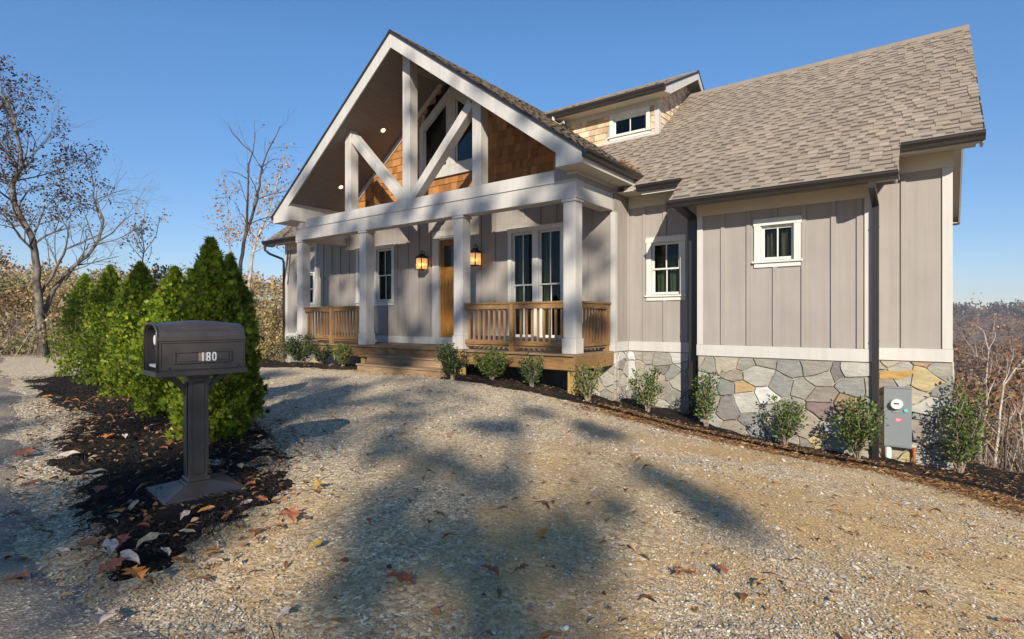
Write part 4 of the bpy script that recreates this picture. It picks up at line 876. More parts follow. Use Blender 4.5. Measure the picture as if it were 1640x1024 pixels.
for s_ in (-1, 1):
    x0, x1 = (a + .151, c - .141) if s_ < 0 else (c + .141, b - .151)
    f = MB(); g_ = .05
    zt0, zt1 = hd(x0) - .20, hd(x1) - .20
    f.box(x0, x0 + g_, YW - .01, YW + .025, 3.781, zt0 - .05); f.box(x1 - g_, x1, YW - .01, YW + .025, 3.781, zt1 - .05); f.box(x0 + g_, x1 - g_, YW - .01, YW + .025, 3.781, 3.84)
    f.prism([(x0, YW - .012, zt0 - .05), (x1, YW - .012, zt1 - .05), (x1, YW - .012, zt1 + .04), (x0, YW - .012, zt0 + .04)], (0, .036, 0)); hp(f, 'sash', M['trim'], uw_)
    p = MB(); p.prism([(x0 + .02, YW + .012, 3.80), (x1 - .02, YW + .012, 3.80), (x1 - .02, YW + .012, zt1), (x0 + .02, YW + .012, zt0)], (0, .004, 0)); hp(p, 'pane', M['glass'], uw_)
dkb = MB(); dkb.prism([(-12.4, 11.4, 3.01), (-6.6, 11.4, 3.01), (-6.6, 11.4, gz(-6.6) - .2), (GX, 11.4, gz(GX) - .2), (-12.4, 11.4, gz(-12.4) - .2)], (0, .04, 0)); hp(dkb, 'unlit_room_panel', M['dark'])  # near-black sheet painted as the unlit room behind the panes
# trim boards where the ceiling meets the shake wall
ct = MB()
for s_ in (-1, 1):
    e = -13.6 if s_ < 0 else -5.2
    ct.prism([(GX, YW - .045, gz(GX) - .305), (e, YW - .045, gz(e) - .305), (e, YW - .045, gz(e) - .46), (GX, YW - .045, gz(GX) - .46)], (0, .04, 0))
hp(ct, 'ceiling_trim', M['beam'], None, .003)
cl = MB()
for e, x0 in ((-13.62, GX), (-5.13, GX)):
    cl.prism([(GX, 8.03, gz(GX) - .30), (e, 8.03, gz(e) - .30), (e, 8.03, gz(e) - .27), (GX, 8.03, gz(GX) - .27)], (0, YW - 8.03, 0))
hp(cl, 'porch_ceiling', M['ceiling'])
rb = MB(); rb.prism([(-9.35, 8.60, gz(-9.35) - .50), (-9.35 + .0, 8.60, gz(-9.35) - .31), (-9.59, 8.60, gz(-9.59) - .31), (-9.59, 8.60, gz(-9.59) - .50)], (0, 1.15, 0)); hp(rb, 'ridge_trim', M['ceiling'])
# --- shingled roofs: real courses of overlapping tabs over a deck slab
SH = [(.222, .183, .142), (.205, .168, .130), (.242, .202, .158), (.192, .158, .122), (.23, .187, .142), (.212, .178, .142)]
def shingle(origin, u, up, ulen, slen, keep=None, expo=.143, seed=1, tone=1.0):
    """courses run along u, climb along up"""
    o = np.array(origin, float); u = np.array(u, float); up = np.array(up, float); up = up / np.linalg.norm(up); nn = np.cross(u, up); nn = nn if nn[2] > 0 else -nn
    r_ = random.Random(seed); V = []; F = []; C = []; k = 0; d = 0.0
    while d < slen:
        x = -r_.uniform(0, .3); hi = r_.random() < .5
        while x < ulen:
            w_ = r_.uniform(.10, .17); a, b = max(x, 0), min(x + w_, ulen); x += w_
            if b <= a: continue
            c = o + u * (a + b) / 2 + up * (d + expo / 2)
            if keep and not keep(c): continue
            hi = (not hi) if r_.random() < .82 else hi; h0 = .022 if hi else .008; e = expo * 1.05 if d + expo < slen else slen - d; drop = r_.uniform(0, .004)
            col = r_.choice(SH); f = r_.uniform(.95, 1.06) * 1.32 * tone * (1.06 if hi else .92)
            p = [o + u * q + up * (d + s_) + nn * h for q, s_, h in ((a, -.004 - drop, h0), (b, -.004 - drop, h0), (b, e, .005), (a, e, .005), (a, -.004 - drop, -.002), (b, -.004 - drop, -.002))]
            n = len(V); V += [tuple(q) for q in p]; F += [(n, n + 1, n + 2, n + 3), (n + 4, n + 5, n + 1, n), (n + 4, n, n + 3, n + 3), (n + 5, n + 2, n + 1, n + 1)]
            F = F[:-2]; C += [[q * f for q in col]] * 2
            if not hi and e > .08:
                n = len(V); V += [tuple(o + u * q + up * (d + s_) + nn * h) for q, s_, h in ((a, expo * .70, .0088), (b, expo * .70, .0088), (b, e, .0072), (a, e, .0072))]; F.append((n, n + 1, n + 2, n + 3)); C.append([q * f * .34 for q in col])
            # side lips
            V += []; F += [(n + 4, n, n + 3, n + 4)][:0]
        d += expo; k += 1
    return V, F, C
SL_ = .785; YE, ZE = 9.90, 2.585
def zmain(y): return ZE + SL_ * (y - YE)
YR = 13.9; ZR = zmain(YR); XRK = .60; XLK = -17.6
upm = (0, 1, SL_); L_ = lambda dy: dy * math.sqrt(1 + SL_ ** 2)
roofparts = []
def gab_hide(c): return not (c[2] < gz(c[0]) - .10 and EL < c[0] < ER)
def dorm_hide(c): return not (-9.6 < c[0] < -5.0 and 12.12 < c[1] < 14.4)
keepm = lambda c: gab_hide(c) and dorm_hide(c)
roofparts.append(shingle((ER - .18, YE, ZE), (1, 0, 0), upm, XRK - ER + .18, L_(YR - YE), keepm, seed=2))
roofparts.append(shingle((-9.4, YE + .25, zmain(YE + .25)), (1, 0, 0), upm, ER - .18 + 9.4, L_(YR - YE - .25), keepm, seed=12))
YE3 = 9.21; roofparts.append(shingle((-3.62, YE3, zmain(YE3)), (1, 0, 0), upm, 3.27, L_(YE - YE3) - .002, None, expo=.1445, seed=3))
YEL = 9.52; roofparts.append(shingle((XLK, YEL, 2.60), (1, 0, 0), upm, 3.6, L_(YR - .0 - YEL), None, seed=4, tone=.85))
# gable roof: right and left slopes
gs = .722; lg = math.hypot(ER + .02 - GX, gs * (ER + .02 - GX))
keepg = lambda c: c[2] > zmain(c[1]) - .12 or c[1] > 13.9
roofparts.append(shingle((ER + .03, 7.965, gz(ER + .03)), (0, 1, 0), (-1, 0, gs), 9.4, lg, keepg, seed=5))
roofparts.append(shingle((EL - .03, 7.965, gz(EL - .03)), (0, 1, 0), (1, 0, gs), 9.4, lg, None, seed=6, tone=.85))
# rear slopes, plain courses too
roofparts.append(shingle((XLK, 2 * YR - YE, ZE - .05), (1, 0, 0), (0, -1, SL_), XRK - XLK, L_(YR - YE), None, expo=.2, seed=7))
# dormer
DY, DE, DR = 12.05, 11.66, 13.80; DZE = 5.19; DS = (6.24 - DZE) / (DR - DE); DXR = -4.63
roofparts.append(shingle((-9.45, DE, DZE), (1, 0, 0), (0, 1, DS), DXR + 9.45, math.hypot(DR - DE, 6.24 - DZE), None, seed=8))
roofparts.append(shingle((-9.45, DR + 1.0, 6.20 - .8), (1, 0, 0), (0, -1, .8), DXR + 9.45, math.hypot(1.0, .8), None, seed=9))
VV, FF, CC = [], [], []
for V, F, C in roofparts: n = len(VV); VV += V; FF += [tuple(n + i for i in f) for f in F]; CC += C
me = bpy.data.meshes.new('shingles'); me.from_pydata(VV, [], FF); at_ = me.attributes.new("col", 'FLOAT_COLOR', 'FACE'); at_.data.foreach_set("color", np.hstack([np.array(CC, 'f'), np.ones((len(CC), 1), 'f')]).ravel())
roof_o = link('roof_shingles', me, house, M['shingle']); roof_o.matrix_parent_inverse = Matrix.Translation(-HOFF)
# caps over the ridges
cap = MB()
for (p, q) in (((-9.0, YR, ZR + .000), (XRK, YR, ZR + .000)), ((-9.45, DR, 6.242), (DXR, DR, 6.242))):
    s2 = SL_ if p[1] == YR else .52; x0 = p[0]
    while x0 < q[0] - .01:
        x1 = min(x0 + .15, q[0]); f = random.uniform(.95, 1.1) * 1.2; cc_ = SH[0]; cap.cur = (cc_[0] * f, cc_[1] * f, cc_[2] * f, 1); z = p[2] + .036
        cap.add([(x0, p[1] - .12, z - .12 * s2), (x1, p[1] - .12, z - .12 * s2), (x1, p[1], z), (x0, p[1], z), (x1, p[1] + .12, z - .12 * s2), (x0, p[1] + .12, z - .12 * s2), (x0, p[1] - .12, z - .12 * s2 - .04), (x1, p[1] - .12, z - .12 * s2 - .04)], [(0, 1, 2, 3), (3, 2, 4, 5), (6, 7, 1, 0)]); x0 = x1
n = int(9.4 / .15)
for i in range(n):
    f = random.uniform(.85, 1.15); c = random.choice(SH); cap.cur = (c[0] * f, c[1] * f, c[2] * f, 1); y0 = 7.96 + i * .15; z = gz(GX) + .012
    cap.add([(GX + .13, y0, z - .13 * gs + .006), (GX + .13, y0 + .16, z - .13 * gs + .012), (GX, y0 + .16, z + .016), (GX, y0, z + .010), (GX - .13, y0 + .16, z - .13 * gs + .012), (GX - .13, y0, z - .13 * gs + .006)], [(0, 1, 2, 3), (3, 2, 4, 5)])
hp(cap, 'ridge_cap', M['shingle'], None, 0, True)
# roof decks (the slabs under the shingles)
rd = MB(); ND = .004
def slab(p0, p1, p2, p3, t=.06): rd.prism([p0, p1, p2, p3], (0, 0, -t))
slab((ER - .17, YE + .01, ZE - ND), (XRK - .02, YE + .01, ZE - ND), (XRK - .02, YR, ZR - ND), (ER - .17, YR, ZR - ND))
slab((-9.4, YE + 1, zmain(YE + 1) - ND), (ER - .189, YE + 1, zmain(YE + 1) - ND), (ER - .189, YR, ZR - ND), (-9.4, YR, ZR - ND))
slab((-3.60, YE3 + .01, zmain(YE3) - ND), (-.37, YE3 + .01, zmain(YE3) - ND), (-.37, YE + .009, ZE - ND), (-3.60, YE + .009, ZE - ND))
slab((XLK + .02, YEL, 2.60 - ND), (-14.0, YEL, 2.60 - ND), (-14.0, YR, 2.6 + SL_ * (YR - YEL) - ND), (XLK + .02, YR, 2.6 + SL_ * (YR - YEL) - ND))
slab((XLK, YR + .001, ZR - .055), (XRK - .02, YR + .001, ZR - .055), (XRK - .02, 2 * YR - YE, ZE - .055), (XLK, 2 * YR - YE, ZE - .055))
for e in (ER + .02, EL - .02):
    y0, y1 = 7.99, 17.3
    q = [(e, y0, gz(e) - ND), (GX, y0, gz(GX) - ND), (GX, y1, gz(GX) - ND), (e, y1, gz(e) - ND)]
    rd.prism(q, (0, 0, -.08))
slab((-9.45, DE + .01, DZE - ND), (DXR - .01, DE + .01, DZE - ND), (DXR - .01, DR, 6.24 - ND), (-9.45, DR, 6.24 - ND)); slab((-9.45, DR + .001, 6.24 - ND), (DXR - .01, DR + .001, 6.24 - ND), (DXR - .01, DR + 1, 5.44 - ND), (-9.45, DR + 1, 5.44 - ND))
hp(rd, 'roof_deck', M['concrete'])
# rear gable of the cross roof
rg = MB(); rg.prism([(EL + .6, 17.2, 2.5), (ER - .6, 17.2, 2.5), (ER - .6, 17.2, gz(ER - .6) - .1), (GX, 17.2, gz(GX) - .1), (EL + .6, 17.2, gz(EL + .6) - .1)], (0, .1, 0)); hp(rg, 'gable_wall', M['siding'])
vl = np.random.default_rng(3); nv = 60; tt = vl.random(nv) ** 1.5 * .9; vp = np.stack([ER - .02 - tt * .9 + vl.normal(0, .05, nv), 10.27 + tt * .82 + vl.normal(0, .05, nv), np.zeros(nv)], 1); vp[:, 2] = np.maximum(zmain(vp[:, 1]), 6.38 - .722 * np.abs(vp[:, 0] - GX)) + .03
lvV, lvF = leaf_shape('oval'); V, F, C = scatter(lvV, lvF, vp, frames(vl.normal(0, .4, (nv, 3)) + np.array([[0, 0, 1.]]), vl.uniform(0, 6.28, nv), vl.uniform(.05, .09, nv)), np.array([(.50, .22, .07), (.36, .14, .05), (.45, .28, .12)])[vl.choice(3, nv)])
tag(np_mesh('roof_valley_leaves', V, F, C, M['dead']), kind='stuff')
# --- eaves of the main roof: soffits, rakes, gutters
sm = MB(); sm.box(XC + .02, X3L - .02, YE - .02, Y2 - .027, 2.50, 2.515); sm.box(X3R + .03, XRK - .08, YE - .02, Y2 - .027, 2.50, 2.515); sm.box(X3L - .33, X3R + .34, YE3 - .01, Y3 - .029, 2.022, 2.037); sm.box(XLK + .05, XL, YEL - .02, YL - .027, 2.5, 2.515)
hp(sm, 'soffit', M['soffit'])
sm = MB(); sm.box(ER + .2, -3.6, YE - .0, YE + .022, 2.40, ZE - .02); sm.box(-.36, XRK - .04, YE - .0, YE + .022, 2.43, ZE - .02); sm.box(-3.60, -.37, YE3, YE3 + .022, 1.93, zmain(YE3) - .02); sm.box(XLK + .03, XL + .5, YEL, YEL + .022, 2.44, 2.58)
hp(sm, 'fascia', M['trim'])
rkb = MB()
# right rake: front and rear slopes
rkb.prism([(XRK - .045, YE, ZE - .02), (XRK - .045, YR, ZR - .02), (XRK - .045, YR, ZR - .24), (XRK - .045, YE + .25, 2.43), (XRK - .045, YE, 2.43)], (.03, 0, 0))
rkb.prism([(XRK - .045, YR + .001, ZR - .02), (XRK - .045, 2 * YR - YE, ZE - .02), (XRK - .045, 2 * YR - YE, 2.40), (XRK - .045, 2 * YR - YE - .35, 2.40), (XRK - .045, YR + .001, ZR - .24)], (.03, 0, 0))
rkb.prism([(-3.59, YE3 + .01, zmain(YE3) - .02), (-3.59, YE + .3, zmain(YE + .3) - .02), (-3.59, YE + .3, 2.30), (-3.59, YE3 + .3, 1.93), (-3.59, YE3 + .01, 1.93)], (.025, 0, 0)); rkb.prism([(-.40, YE3 + .01, zmain(YE3) - .02), (-.40, YE + .3, zmain(YE + .3) - .02), (-.40, YE + .3, 2.30), (-.40, YE3 + .3, 1.93), (-.40, YE3 + .01, 1.93)], (.025, 0, 0))
rkb.prism([(XLK + .02, YEL, 2.58), (XLK + .02, YR, 2.58 + SL_ * (YR - YEL)), (XLK + .02, YR, 2.36 + SL_ * (YR - YEL)), (XLK + .02, YEL + .25, 2.42), (XLK + .02, YEL, 2.42)], (.03, 0, 0))
hp(rkb, 'rake_board', M['trim'])
rsf = MB(); rsf.prism([(XR + .0, Y2, 2.50 + .09), (XRK - .046, Y2, 2.59), (XRK - .046, YR, ZR - .25), (XR, YR, ZR - .25)], (0, 0, .02)); rsf.prism([(XR, YR + .001, ZR - .25), (XRK - .046, YR + .001, ZR - .25), (XRK - .046, 17.9, 2.45), (XR, 17.9, 2.45)], (0, 0, .02))
rsf.box(XR + .03, XRK - .05, 17.55, 17.95, 2.40, 2.42); rsf.prism([(XR + .03, 17.5, 2.42), (XR + .03, 17.93, 2.42), (XR + .03, 17.93, 2.58), (XR + .03, 17.5, 2.9)], (.03, 0, 0)); hp(rsf, 'rake_soffit', M['soffit'])
rde = MB(); rde.prism([(XRK - .014, YE - .02, ZE + .0), (XRK - .014, YR, ZR + .0), (XRK - .014, YR, ZR - .05), (XRK - .014, YE - .02, ZE - .05)], (.014, 0, 0)); rde.prism([(XRK - .014, YR + .001, ZR), (XRK - .014, 2 * YR - YE, ZE), (XRK - .014, 2 * YR - YE, ZE - .05), (XRK - .014, YR + .001, ZR - .05)], (.014, 0, 0))
hp(rde, 'drip_edge', M['bronze'])
# house interior cap so no light leaks in under the roof
def gutter(p, q, side, parent=None):
    """K-style trough along p->q; side = outward direction"""
    p = Vector(p); q = Vector(q); s = Vector(side); prof = [(0, 0), (0, -.115), (.075, -.115), (.088, -.075), (.122, -.035), (.125, 0), (.112, 0), (.110, -.03), (.078, -.068), (.068, -.105), (.008, -.105), (.008, 0)]
    a = [p + s * u + Vector((0, 0, v)) for u, v in prof]; d = q - p; n = len(a); mb = MB(); b = [x + d for x in a]
    mb.add(a + b, [(i, (i + 1) % n, n + (i + 1) % n, n + i) for i in range(n)])
    # end caps
    for base in (0, n):
        mb.add([(a + b)[base + i] for i in (0, 1, 2, 3, 4, 5)], [(0, 1, 2, 3, 4, 5)])
    g_ = hp(mb, 'gutter', M['bronze'])
    lip = MB(); lip.tube([p + s * .122 + Vector((0, 0, -.002)), q + s * .122 + Vector((0, 0, -.002))], .007, 6); hp(lip, 'gutter_lip', M['bronze'], g_)
    return g_
gutter((ER + .13, YE - .002, ZE - .012), (-3.605, YE - .002, ZE - .012), (0, -1, 0)); gutter((-.345, YE - .002, ZE - .012), (XRK, YE - .002, ZE - .012), (0, -1, 0))
gutter((-3.62, YE3 - .002, zmain(YE3) - .005), (-.345, YE3 - .002, zmain(YE3) - .005), (0, -1, 0)); gutter((XLK - .02, YEL - .002, 2.585), (-14.2, YEL - .002, 2.585), (0, -1, 0))
gutter((ER + .002, 7.97, 2.84), (ER + .002, 10.25, 2.84), (1, 0, 0)); gutter((EL - .002, 10.2, 2.84), (EL - .002, 7.97, 2.84), (-1, 0, 0))
gutter((-7.85, DE - .002, DZE - .01), (DXR, DE - .002, DZE - .01), (0, -1, 0)); gutter((XLK, 2 * YR - YE + .002, ZE - .012), (XRK, 2 * YR - YE + .002, ZE - .012), (0, 1, 0))
def downspout(x0, x1, y0, y1, ztop, zbot, elbow):
    mb = MB(); mb.box(x0, x1, y0, y1, zbot, ztop); w_ = x1 - x0
    for k in (.25, .5, .75): mb.box(x0 + w_ * k - .005, x0 + w_ * k + .005, y0 - .003, y0, zbot, ztop)
    for z in (ztop - .35, (ztop + zbot) / 2, zbot + .4): mb.box(x0 - .004, x1 + .004, y0 - .005, y1, z - .012, z + .012)
    for p, q in elbow: mb.bar(p, q, w_, y1 - y0, (0, -1, 0))
    return hp(mb, 'downspout', M['bronze'])
downspout(-.685, -.60, Y3 - .09, Y3 - .03, 1.72, -2.35, [((-.65, YE3 - .06, 1.93), (-.65, YE3 - .05, 1.84)), ((-.65, YE3 - .06, 1.85), (-.643, Y3 - .06, 1.69))])
downspout(-3.53, -3.40, 9.98, 10.06, 1.90, -2.05, [((-3.47, YE3 + .01, 1.97), (-3.465, 10.02, 1.86))])
mb = MB(); mb.tube([(-17.5, YEL - .06, 2.47), (-17.5, YEL - .06, 2.30), (-17.42, YEL + .05, 2.18), (-17.22, YL - .08, 2.02), (-17.2, YL - .05, 1.9), (-17.2, YL - .05, -1.2)], .042, 8); hp(mb, 'downspout', M['bronze'])
mb = MB(); mb.tube([(-7.55, DE - .05, 5.10), (-7.55, DE - .05, 4.98), (-7.45, DE + .02, 4.90), (-7.28, DE + .02, 4.93)], .042, 8); hp(mb, 'downspout', M['trim'])
# --- dormer walls
dm = MB(); dm.box(-9.4, -6.12, DY, DY + .1, 3.9, 5.12); dm.box(-5.25, XC - .021, DY, DY + .1, 3.9, 5.12); dm.box(-6.12, -5.25, DY, DY + .1, 3.9, 4.41); dm.box(-6.12, -5.25, DY, DY + .1, 4.86, 5.12); dm.prism([(XC - .02, DY, 3.9), (XC - .02, 14.2, 3.9), (XC - .02, 14.2, 5.9), (XC - .02, DR, 6.1), (XC - .02, DY, 5.15)], (-.1, 0, 0)); hp(dm, 'dormer_wall', M['concrete']); dk2 = MB(); dk2.box(-6.5, -5.1, DY + .5, DY + .52, 4.3, 5.1); hp(dk2, 'unlit_room_panel', M['dark'])  # last box: near-black panel painted as the unlit space behind the dormer pane
s1 = shake_wall(None, DY - .002, [(-6.25, -5.13, 4.32, 4.98)], 4.25, 4.93, -9.3, XC - .09, lambda x, z: z > zmain(DY) - .1, .155, tone=(.66, .50, .34)); hp(s1, 'dormer_shakes', M['shake'], None, 0, True)
s1 = shake_wall(None, XC - .018, [], 4.25, 6.1, DY + .09, 14.3, lambda x, z: z > zmain(x) - .12 and z < 5.28 + (x - DY) * DS, .155, 'y', tone=(.66, .54, .42)); hp(s1, 'dormer_shakes', M['shake'], None, 0, True)
dt = MB(); dt.box(XC - .10, XC + .012, DY - .03, DY + .0, 4.24, 5.10); dt.box(XC - .017, XC + .012, DY + .001, DY + .09, 4.24, 5.10); dt.box(-9.3, XC - .101, DY - .028, DY, 4.95, 5.08); dt.box(-9.3, XC - .11, DY - .02, DY, zmain(DY) - .02, zmain(DY) + .06); hp(dt, 'dormer_trim', M['trim'])
dsf = MB(); dsf.box(-9.3, DXR - .04, DE + .0, DY - .03, 5.075, 5.09); dsf.box(-9.3, DXR - .05, DE, DE + .02, 5.05, DZE - .02)
dsf.prism([(XC - .0, DY, 5.09), (DXR - .04, DY, 5.09), (DXR - .04, DR, 6.07), (XC, DR, 6.07)], (0, 0, .015)); hp(dsf, 'dormer_soffit', M['soffit'])
drb = MB(); drb.prism([(DXR - .03, DE, DZE - .015), (DXR - .03, DR, 6.225), (DXR - .03, DR, 6.04), (DXR - .03, DE + .28, 5.07), (DXR - .03, DE, 5.03)], (.025, 0, 0)); drb.prism([(DXR - .03, DR + .001, 6.225), (DXR - .03, DR + .9, 5.50), (DXR - .03, DR + .9, 5.30), (DXR - .03, DR + .001, 6.04)], (.025, 0, 0)); hp(drb, 'rake_board', M['trim'])
dde = MB(); dde.prism([(DXR - .004, DE, DZE + .006), (DXR - .004, DR, 6.246), (DXR - .004, DR, 6.20), (DXR - .004, DE, DZE - .04)], (.014, 0, 0)); dde.prism([(DXR - .004, DR + .001, 6.246), (DXR - .004, DR + .9, 5.53), (DXR - .004, DR + .9, 5.48), (DXR - .004, DR + .001, 6.20)], (.014, 0, 0)); hp(dde, 'drip_edge', M['bronze'])
window(-6.20, -5.17, 4.42, 4.94, DY, 1, rows2=False, trimw=.085)
# --- railings
def rail(xa, xb, ya, yb, posts, n):
    p = Vector((xa, ya, 0)); q = Vector((xb, yb, 0)); d = (q - p); L = d.length; ux = d / L; along_x = abs(ux.x) > .5; mt = 'deck' if along_x else 'decky'
    def bx(mb, s0, s1, off, w_, z0, z1):
        a = p + ux * s0; b = p + ux * s1
        if along_x: mb.box(min(a.x, b.x), max(a.x, b.x), ya + off - w_ / 2, ya + off + w_ / 2, z0, z1)
        else: mb.box(xa + off - w_ / 2, xa + off + w_ / 2, min(a.y, b.y), max(a.y, b.y), z0, z1)
    r_ = MB(); bx(r_, -.02, L + .02, 0, .145, .30, .338); bx(r_, 0, L, -.035 if along_x else .035, .038, .205, .298); bx(r_, 0, L, -.035 if along_x else .035, .038, -.50, -.41); bx(r_, 0, L, .02 if along_x else -.02, .09, -.545, -.505)
    top = hp(r_, 'railing', M[mt], None, .004)
    for s in posts:
        b = MB(); a = p + ux * s
        b.box(a.x - .047, a.x + .047, a.y - .05 - .055 * along_x, a.y + .045 - .055 * along_x, -.90, .298); hp(b, 'railing_post', M['deckz'], top, .004)
    for k in range(n):
        s = L * (k + .6) / (n + .2)
        if any(abs(s - t) < .06 for t in posts): continue
        b = MB(); a = p + ux * s; lean = random.uniform(-.004, .004)
        if along_x: b.box(a.x - .019, a.x + .019, a.y - .014, a.y + .022, -.50, .299)
        else: b.box(a.x - .022, a.x + .014, a.y - .019, a.y + .019, -.50, .299)
        hp(b, 'baluster', M['deckz'], top)
rail(-7.66, -5.25, 8.48, 8.48, [1.24], 18); rail(-13.53, -11.09, 8.48, 8.48, [1.25], 19); rail(-5.06, -5.06, 8.64, 9.74, [1.04], 9)
# ------------------------------------------------------------------ lanterns, recessed lamps, meter, pipes
def lantern(x, label):
    t = empty('wall_lantern', (x, YW, 1.25)); tag(t, label, 'lantern', 'lanterns either side of the front door')
    def P(mb, n, m, **k): o = mb.build(n, m, t, **k); return o
    w_ = .105; yo = -.19
    b = MB(); b.box(-.05, .05, -.045, 0, .10, .34); b.tube([(0, -.045, .30), (0, -.10, .46), (0, yo, .50), (0, yo, .41)], .008, 8); b.tube([(-.045, yo, .40), (-.04, yo, .46), (0, yo, .50), (.04, yo, .46), (.045, yo, .40)], .006, 8); P(b, 'bracket', M['black_iron'])
    f = MB()
    for sx in (-1, 1):
        for sy in (-1, 1): f.box(sx * w_ - .008, sx * w_ + .008, yo + sy * w_ - .008, yo + sy * w_ + .008, .01, .30)
    for z in (.0, .292): f.box(-w_ - .014, w_ + .014, yo - w_ - .014, yo + w_ + .014, z, z + .014)
    P(f, 'lamp_frame', M['black_iron'])
    rf = MB(); a = w_ + .025; c = .035; z0, z1 = .307, .385
    rf.add([(-a, yo - a, z0), (a, yo - a, z0), (a, yo + a, z0), (-a, yo + a, z0), (-c, yo - c, z1), (c, yo - c, z1), (c, yo + c, z1), (-c, yo + c, z1)], [(0, 1, 5, 4), (1, 2, 6, 5), (2, 3, 7, 6), (3, 0, 4, 7), (4, 5, 6, 7), (3, 2, 1, 0)]); rf.box(-.045, .045, yo - .045, yo + .045, .386, .405); P(rf, 'lamp_roof', M['black_iron'])
    g = MB(); q = w_ - .002
    g.box(-q, q, yo - q - .002, yo - q, .016, .29); g.box(-q, q, yo + q, yo + q + .002, .016, .29); g.box(-q - .002, -q, yo - q, yo + q, .016, .29); g.box(q, q + .002, yo - q, yo + q, .016, .29); P(g, 'lamp_glass', M['amber'])
    for k, (bx, by) in enumerate(((-.04, -.03), (.04, -.03), (0, .04))):
        cd = MB(); cd.tube([(bx, yo + by, .02), (bx, yo + by, .10)], .011, 8); P(cd, 'candle', M['paper'])
        bl = MB(); bl.lathe([(.004, .10), (.013, .115), (.015, .13), (.009, .152), (.002, .17)], (bx, yo + by, 0), 10); P(bl, 'bulb', M['bulb'], smooth=True)
    return t
lantern(-10.20, 'lit black amber-glass lantern left of the wooden front door'); lantern(-8.42, 'lit black amber-glass lantern right of the wooden front door, beside the column')
def recessed(px, py, label):
    r_ = FW + (px - 820) / 878. * RT - np.array([0, 0, (py - 512) / 878.]); c0 = 6.38 - .30 - .722 * abs(0); # plane z = c0 + .722*(x-GX)
    tt = (c0 - .722 * GX) / (r_[2] - .722 * r_[0]); p = Vector((r_ * tt).tolist()); nrm = Vector((.722, 0, -1)).normalized()
    t = empty('recessed_light', p); t.rotation_euler = nrm.to_track_quat('Z', 'Y').to_euler(); tag(t, label, 'light', 'recessed lights in the porch ceiling')
    a = MB(); a.lathe([(.055, .004), (.085, .004), (.088, .000), (.055, -.004)], n=24, cap=False); a.build('trim_ring', M['white'], t)
    b = MB(); b.lathe([(.001, .003), (.054, .003), (.054, .001)], n=20); b.build('lamp_disc', M['spot'], t)
recessed(613.5, 209, 'lit recessed lamp high in the sloping porch ceiling, left of the king post'); recessed(546, 300, 'lit recessed lamp low in the sloping porch ceiling, near the left truss post')
# the right-hand pair hidden behind the truss, on the other slope
for (x, y, lab) in ((-7.7, 9.2, 'lit recessed lamp high on the right slope of the porch ceiling'), (-6.0, 9.2, 'lit recessed lamp low on the right slope of the porch ceiling')):
    t = empty('recessed_light', (x, y, gz(x) - .302)); t.rotation_euler = Vector((-.722, 0, -1)).normalized().to_track_quat('Z', 'Y').to_euler(); tag(t, lab, 'light', 'recessed lights in the porch ceiling')
    a = MB(); a.lathe([(.055, .004), (.085, .004), (.088, .000), (.055, -.004)], n=24, cap=False); a.build('trim_ring', M['white'], t)
    b = MB(); b.lathe([(.001, .003), (.054, .003), (.054, .001)], n=20); b.build('lamp_disc', M['spot'], t)
def meter():
    t = empty('electric_meter', (-.40, Y2 - .03, -1.96)); tag(t, 'grey electric meter cabinet with round glass meter on the stone wall', 'electric meter')
    B = lambda mb, n, m, p=t, **k: mb.build(n, m, p, **k)
    x0, x1, d = -.175, .175, -.13
    c = MB(); c.box(x0, x1, d, 0, .0, .925); cab = B(c, 'cabinet', M['meter_grey'], bevel=.005)
    c = MB(); c.box(x0 + .006, x1 - .006, d - .007, d - .001, .02, .54); c.box(x0 + .004, x1 - .004, d - .012, d - .002, .905, .92); lid = B(c, 'door', M['meter_grey'], bevel=.003)
    c = MB(); c.box(-.06, .03, d - .018, d - .008, .535, .555); c.box(-.175, .175, d - .006, d - .0015, .548, .556); B(c, 'latch', M['galv'], lid)
    c = MB(); c.box(-.03, .06, d - .0095, d - .0075, .40, .45); B(c, 'warning_sticker', M['red'], lid)
    for i, zz in enumerate((.437, .424, .411)):
        c = MB(); c.box(-.022, .052 - .01 * i, d - .011, d - .0096, zz - .0022, zz + .0022); B(c, 'sticker_line', M['paper'], lid)
    m_ = MB(); m_.lathe([(.088, d + .0), (.088, d - .02), (.080, d - .03), (.078, d - .034)], (-.01, 0, .665), 28, 'y'); ring = B(m_, 'meter_ring', M['galv'])
    m_ = MB(); m_.lathe([(.074, d - .02), (.074, d - .07), (.066, d - .085), (.002, d - .088)], (-.01, 0, .665), 28, 'y'); B(m_, 'meter_face', M['paper'], ring, smooth=False)
    m_ = MB(); m_.box(-.045, .025, d - .0905, d - .0885, .668, .690); B(m_, 'meter_display', M['dark'], ring)
    m_ = MB(); m_.lathe([(.027, d - .006), (.027, d - .022), (.001, d - .024)], (.105, 0, .575), 18, 'y'); B(m_, 'seal', M['teal'])
    c = MB(); c.tube([(-.12, -.06, .0), (-.12, -.06, -.17)], .042, 14); c.tube([(-.12, -.06, -.17), (-.12, -.06, -.20)], [.042, .034], 14); B(c, 'conduit', M['pvc_white'], smooth=False)
    c = MB(); c.tube([(-.12, -.06, -.20), (-.12, -.06, -.55)], .034, 14); B(c, 'conduit', M['pvc_grey'])
meter()
px_ = MB(); p = onY(1464, 742, Y2 - .08); px_.tube([(0, 0, -.1), (0, 0, .19)], .022, 10); px_.tube([(0, 0, .19), (0, 0, .23)], .030, 6)
o = px_.build('pipe_stub', M['rust']); o.location = (p[0], Y2 - .08, p[2]); tag(o, 'short rusty orange pipe standing right of the meter cabinet', 'pipe')
cb_ = MB(); cc = Vector(onY(1502, 723, Y2 - .09)); pts = []
